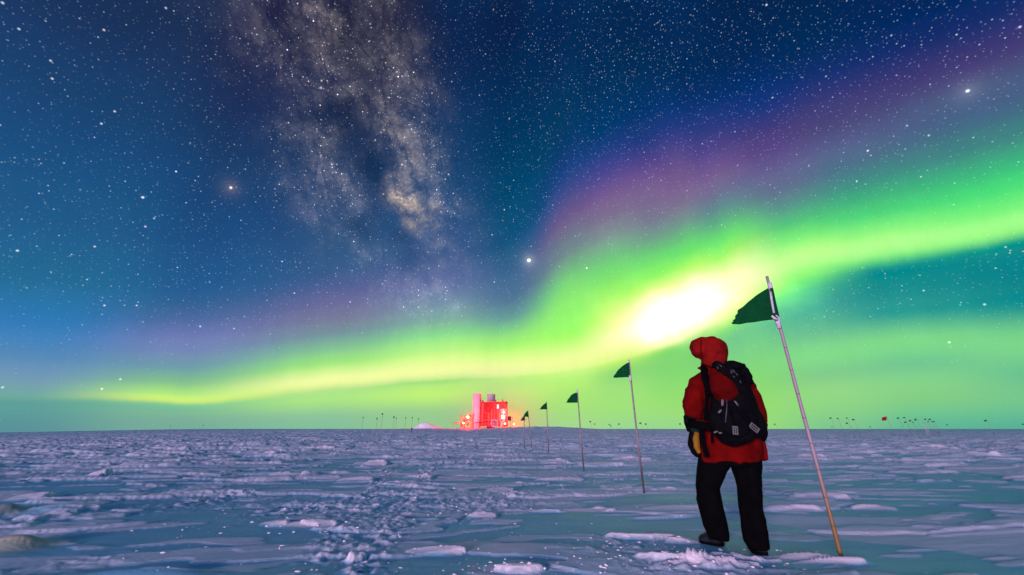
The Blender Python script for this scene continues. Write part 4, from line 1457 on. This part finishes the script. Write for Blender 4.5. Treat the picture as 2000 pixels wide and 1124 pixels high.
def stair(name, pa, pb, steps, dy0, dy1, m, parent):
    b = MB()
    for dy in (dy0, dy1):
        b.tube([S(*pa, dy), S(*pb, dy)], .12, 6)
        b.tube([S(pa[0], pa[1] - 6, dy), S(pb[0], pb[1] - 6, dy)], .07, 6)
    for k in range(steps + 1):
        s = k / steps
        x = pa[0] + (pb[0] - pa[0]) * s; y = pa[1] + (pb[1] - pa[1]) * s
        c = (S(x, y, dy0) + S(x, y, dy1)) / 2
        b.box(c, (.45, dy1 - dy0, .06))
        b.tube([S(x, y, dy0), S(x, y - 6, dy0)], .05, 5)
    return b.build(name, m, parent)


ls = lattice('scaffold', 900, 920.5, 812.5, 837, 3, 3, -1, 3, STEEL, stn)
stair('stair', (901, 834), (921, 811), 12, -1.4, 1.0, STEEL, stn)
stair('stair', (980.5, 786), (990.5, 797.5), 8, -1.8, -.3, STEEL, stn)
stair('stair', (991, 799), (984, 832), 14, -2.2, -.7, STEEL, stn)
b = MB()
for px in (980.5, 990.5, 975, 985.8):
    b.tube([S(px, 786 if px < 985 else 797, -1.8), S(px, 836, -1.8)], .10, 6)
b.tube([S(980, 784.5, -1.5), S(983, 784.5, -1.5)], .3, 6)
b.tube([S(975, 800, -1.8), S(990.5, 797.5, -1.8)], .09, 6)
b.build('stair_post', STEEL, stn)
b = MB()
for k in range(7):
    b.tube([S(885 + k * 2.2, 831 - k * .5, -3), S(885 + k * 2.2, 826.2 - k * .3, -3)], .06, 5)
b.tube([S(885, 826.2, -3), S(898.5, 824.2, -3)], .06, 5); b.tube([S(885, 828.6, -3), S(898.5, 826.6, -3)], .05, 5)
b.build('railing', STEEL, stn)
b = MB()
b.tube([S(923, 828, -4), S(930, 825.6, -4), S(938, 825.8, -4), S(951, 823.8, -4)], [.07, .12, .12, .09], 6)
for q in (925, 930, 936, 941, 947):
    b.tube([S(q, 826, -4), S(q, 836, -4)], .05, 5)
b.build('cable_tray', DARKPANEL, stn)

# cable drum in front of the building
c = S(966, 827.5, -7); dr = empty('cable_drum', (c.x, c.y, GZS))
tag(dr, 'round pink lit cable drum standing on edge before the red building', 'cable drum')
for sgn, nm in ((-1, 'flange'), (1, 'flange')):
    b = MB()
    ring = [c + Vector((1.05 * math.cos(q * math.pi / 16), sgn * .45, 1.05 * math.sin(q * math.pi / 16))) for q in range(33)]
    b.tube(ring, .17, 8)
    for q in range(3):
        a = Vector((math.cos(q * math.pi / 3), 0, math.sin(q * math.pi / 3)))
        b.tube([c + Vector((0, sgn * .45, 0)) - a, c + Vector((0, sgn * .45, 0)) + a], .07, 6)
    b.build(nm, TOWER, dr)
b = MB(); b.tube([c - Vector((0, .5, 0)), c + Vector((0, .5, 0))], .5, 20); b.build('hub', STEEL, dr)

# red instrument cabinet on legs, right of the building
cab = empty('instrument_cabinet', (S(994, 830, -4).x, DS - 4, GZS))
tag(cab, 'small red lit cabinet raised on thin legs right of the building', 'cabinet')
b = MB(); sbox(b, 990.5, 813.5, 998.5, 822, -5, -3.8); b.build('cabinet', STN, cab, False)
for dx, dd in ((991.5, -4.9), (997.5, -4.9), (991.5, -3.9), (997.5, -3.9)):
    b = MB(); b.tube([S(dx, 822, dd), S(dx + .2, 837, dd)], .07, 6); b.build('leg', STEEL, cab)
b = MB(); b.tube([S(1000.5, 815, -4.5), S(1000.8, 837, -4.5)], .06, 6); o = b.build('thin_post', STEEL); tag(o, 'thin upright post right beside the raised cabinet', 'post')


def floodlight(px, py, dy, power, aim, label, size=.45, colour=(1, .022, .014), wash=None):
    """a floodlight on its mast; the lamp washes the wall it is turned to"""
    c = S(px, py, dy)
    r = empty('floodlight', (c.x, c.y, GZS)); tag(r, label, 'floodlight', 'red floodlights of the station')
    aim = Vector(aim).normalized()
    b = MB(); b.tube([c - aim * .02, c - aim * .35, c - aim * .5], [size, size * .8, size * .35], 16); b.build('lamp_housing', STEEL, r)
    b = MB(); b.ball(c + aim * .06, (size * .9, size * .35, size * .9), None, 16, 10); b.build('lens', LAMP, r)
    b = MB(); b.tube([(c.x, c.y + .3, GZS - 2), c - aim * .4], .07, 6); b.build('mast', STEEL, r)
    if power:
        L_ = bpy.data.lights.new('floodlight_lamp', 'SPOT' if wash else 'POINT'); L_.energy = power; L_.color = colour; L_.shadow_soft_size = .4
        lo = bpy.data.objects.new('floodlight_lamp', L_); col.objects.link(lo)
        lo.location = c + Vector((0, -.9, 0)) - Vector(r.location); lo.parent = r
        if wash:
            L_.spot_size = math.radians(176); L_.spot_blend = .15
            lo.rotation_euler = (-Vector(wash)).to_track_quat('Z', 'Y').to_euler()
    return r


floodlight(984.0, 806, -2.4, 0, (-.3, -1, -.2), 'glaring white hot floodlight at the right corner of the red building', .26)
floodlight(982.5, 815, -2.6, 45000, (-.2, -1, -.1), 'brightest glaring floodlight halfway down the right corner stairs', .6, wash=(-.1, 1, -.12))
floodlight(986.5, 828, -2.6, 0, (-.2, -1, -.1), 'lowest glaring floodlight at the foot of the corner stairs', .26)
floodlight(914, 815, -2.6, 10000, (.1, -1, 0), 'white hot floodlight on the scaffold left of the tall tower', .38)
floodlight(905.5, 827, -3.2, 0, (-.2, -1, 0), 'small floodlight low on the left scaffold', .25)
floodlight(1003, 829, 8, 15000, (1, -.2, 0), 'added small floodlight low behind the right corner, reddening fog and snow bank', .2)  # hidden lamp added behind the building to redden the fog and snow bank

# snow heap left of the station
b = MB()
c = S(832, 834, -8)
rng = np.random.RandomState(2)
n1, n2 = 60, 24
V = []
for i in range(n2 + 1):
    for k in range(n1):
        q = 2 * math.pi * k / n1; s = i / n2
        x = math.cos(q) * s * 9.5 + (1.5 if math.cos(q) > 0 else 0) * s; y = math.sin(q) * s * 4
        h = 1.7 * math.exp(-((x + .8) / 2.6) ** 2 - (y / 2) ** 2) + .7 * math.exp(-((x - 2.6) / 3) ** 2 - (y / 2.4) ** 2)
        h += .12 * float(pn(np.array([x * .9]), np.array([y * .9]), 77)[0]) * (1 - s)
        V.append(Vector((c.x + x, c.y + y, 1.0 + h - .5 * s * s)))
F = [(i * n1 + k, (i + 1) * n1 + k, (i + 1) * n1 + (k + 1) % n1, i * n1 + (k + 1) % n1) for i in range(n2) for k in range(n1)]
o = mesh_obj('snow_heap', V, F, SNOW, None, True)
all_drift(o)
tag(o, 'low snow heap left of the building, its right side lit red', 'snow heap')

# ice fog hanging round the lamps
FC = S(968, 816, 16); FR = 30.0
b = MB(); b.ball(FC, (FR, FR, FR), None, 32, 20)
fogm = bpy.data.materials.new('ice_fog'); fogm.use_nodes = True
ft = fogm.node_tree; ft.nodes.clear()
pv = ft.nodes.new('ShaderNodeVolumePrincipled')
pv.inputs['Color'].default_value = (.95, .95, .95, 1)
gp = ft.nodes.new('ShaderNodeNewGeometry')
dn = ft.nodes.new('ShaderNodeVectorMath'); dn.operation = 'DISTANCE'; dn.inputs[1].default_value = tuple(FC)
ft.links.new(gp.outputs['Position'], dn.inputs[0])
fr_ = ft.nodes.new('ShaderNodeMapRange'); fr_.interpolation_type = 'SMOOTHERSTEP'
for k_, v_ in ((1, 0.0), (2, FR * .96), (3, .0125), (4, 0.0)):
    fr_.inputs[k_].default_value = v_
ft.links.new(dn.outputs['Value'], fr_.inputs[0])
ft.links.new(fr_.outputs[0], pv.inputs['Density'])
fo = ft.nodes.new('ShaderNodeOutputMaterial'); ft.links.new(pv.outputs[0], fo.inputs['Volume'])
o = b.build('ice_fog', fogm)
tag(o, 'thin ice fog glowing red around the floodlights of the building', 'fog', kind='stuff')
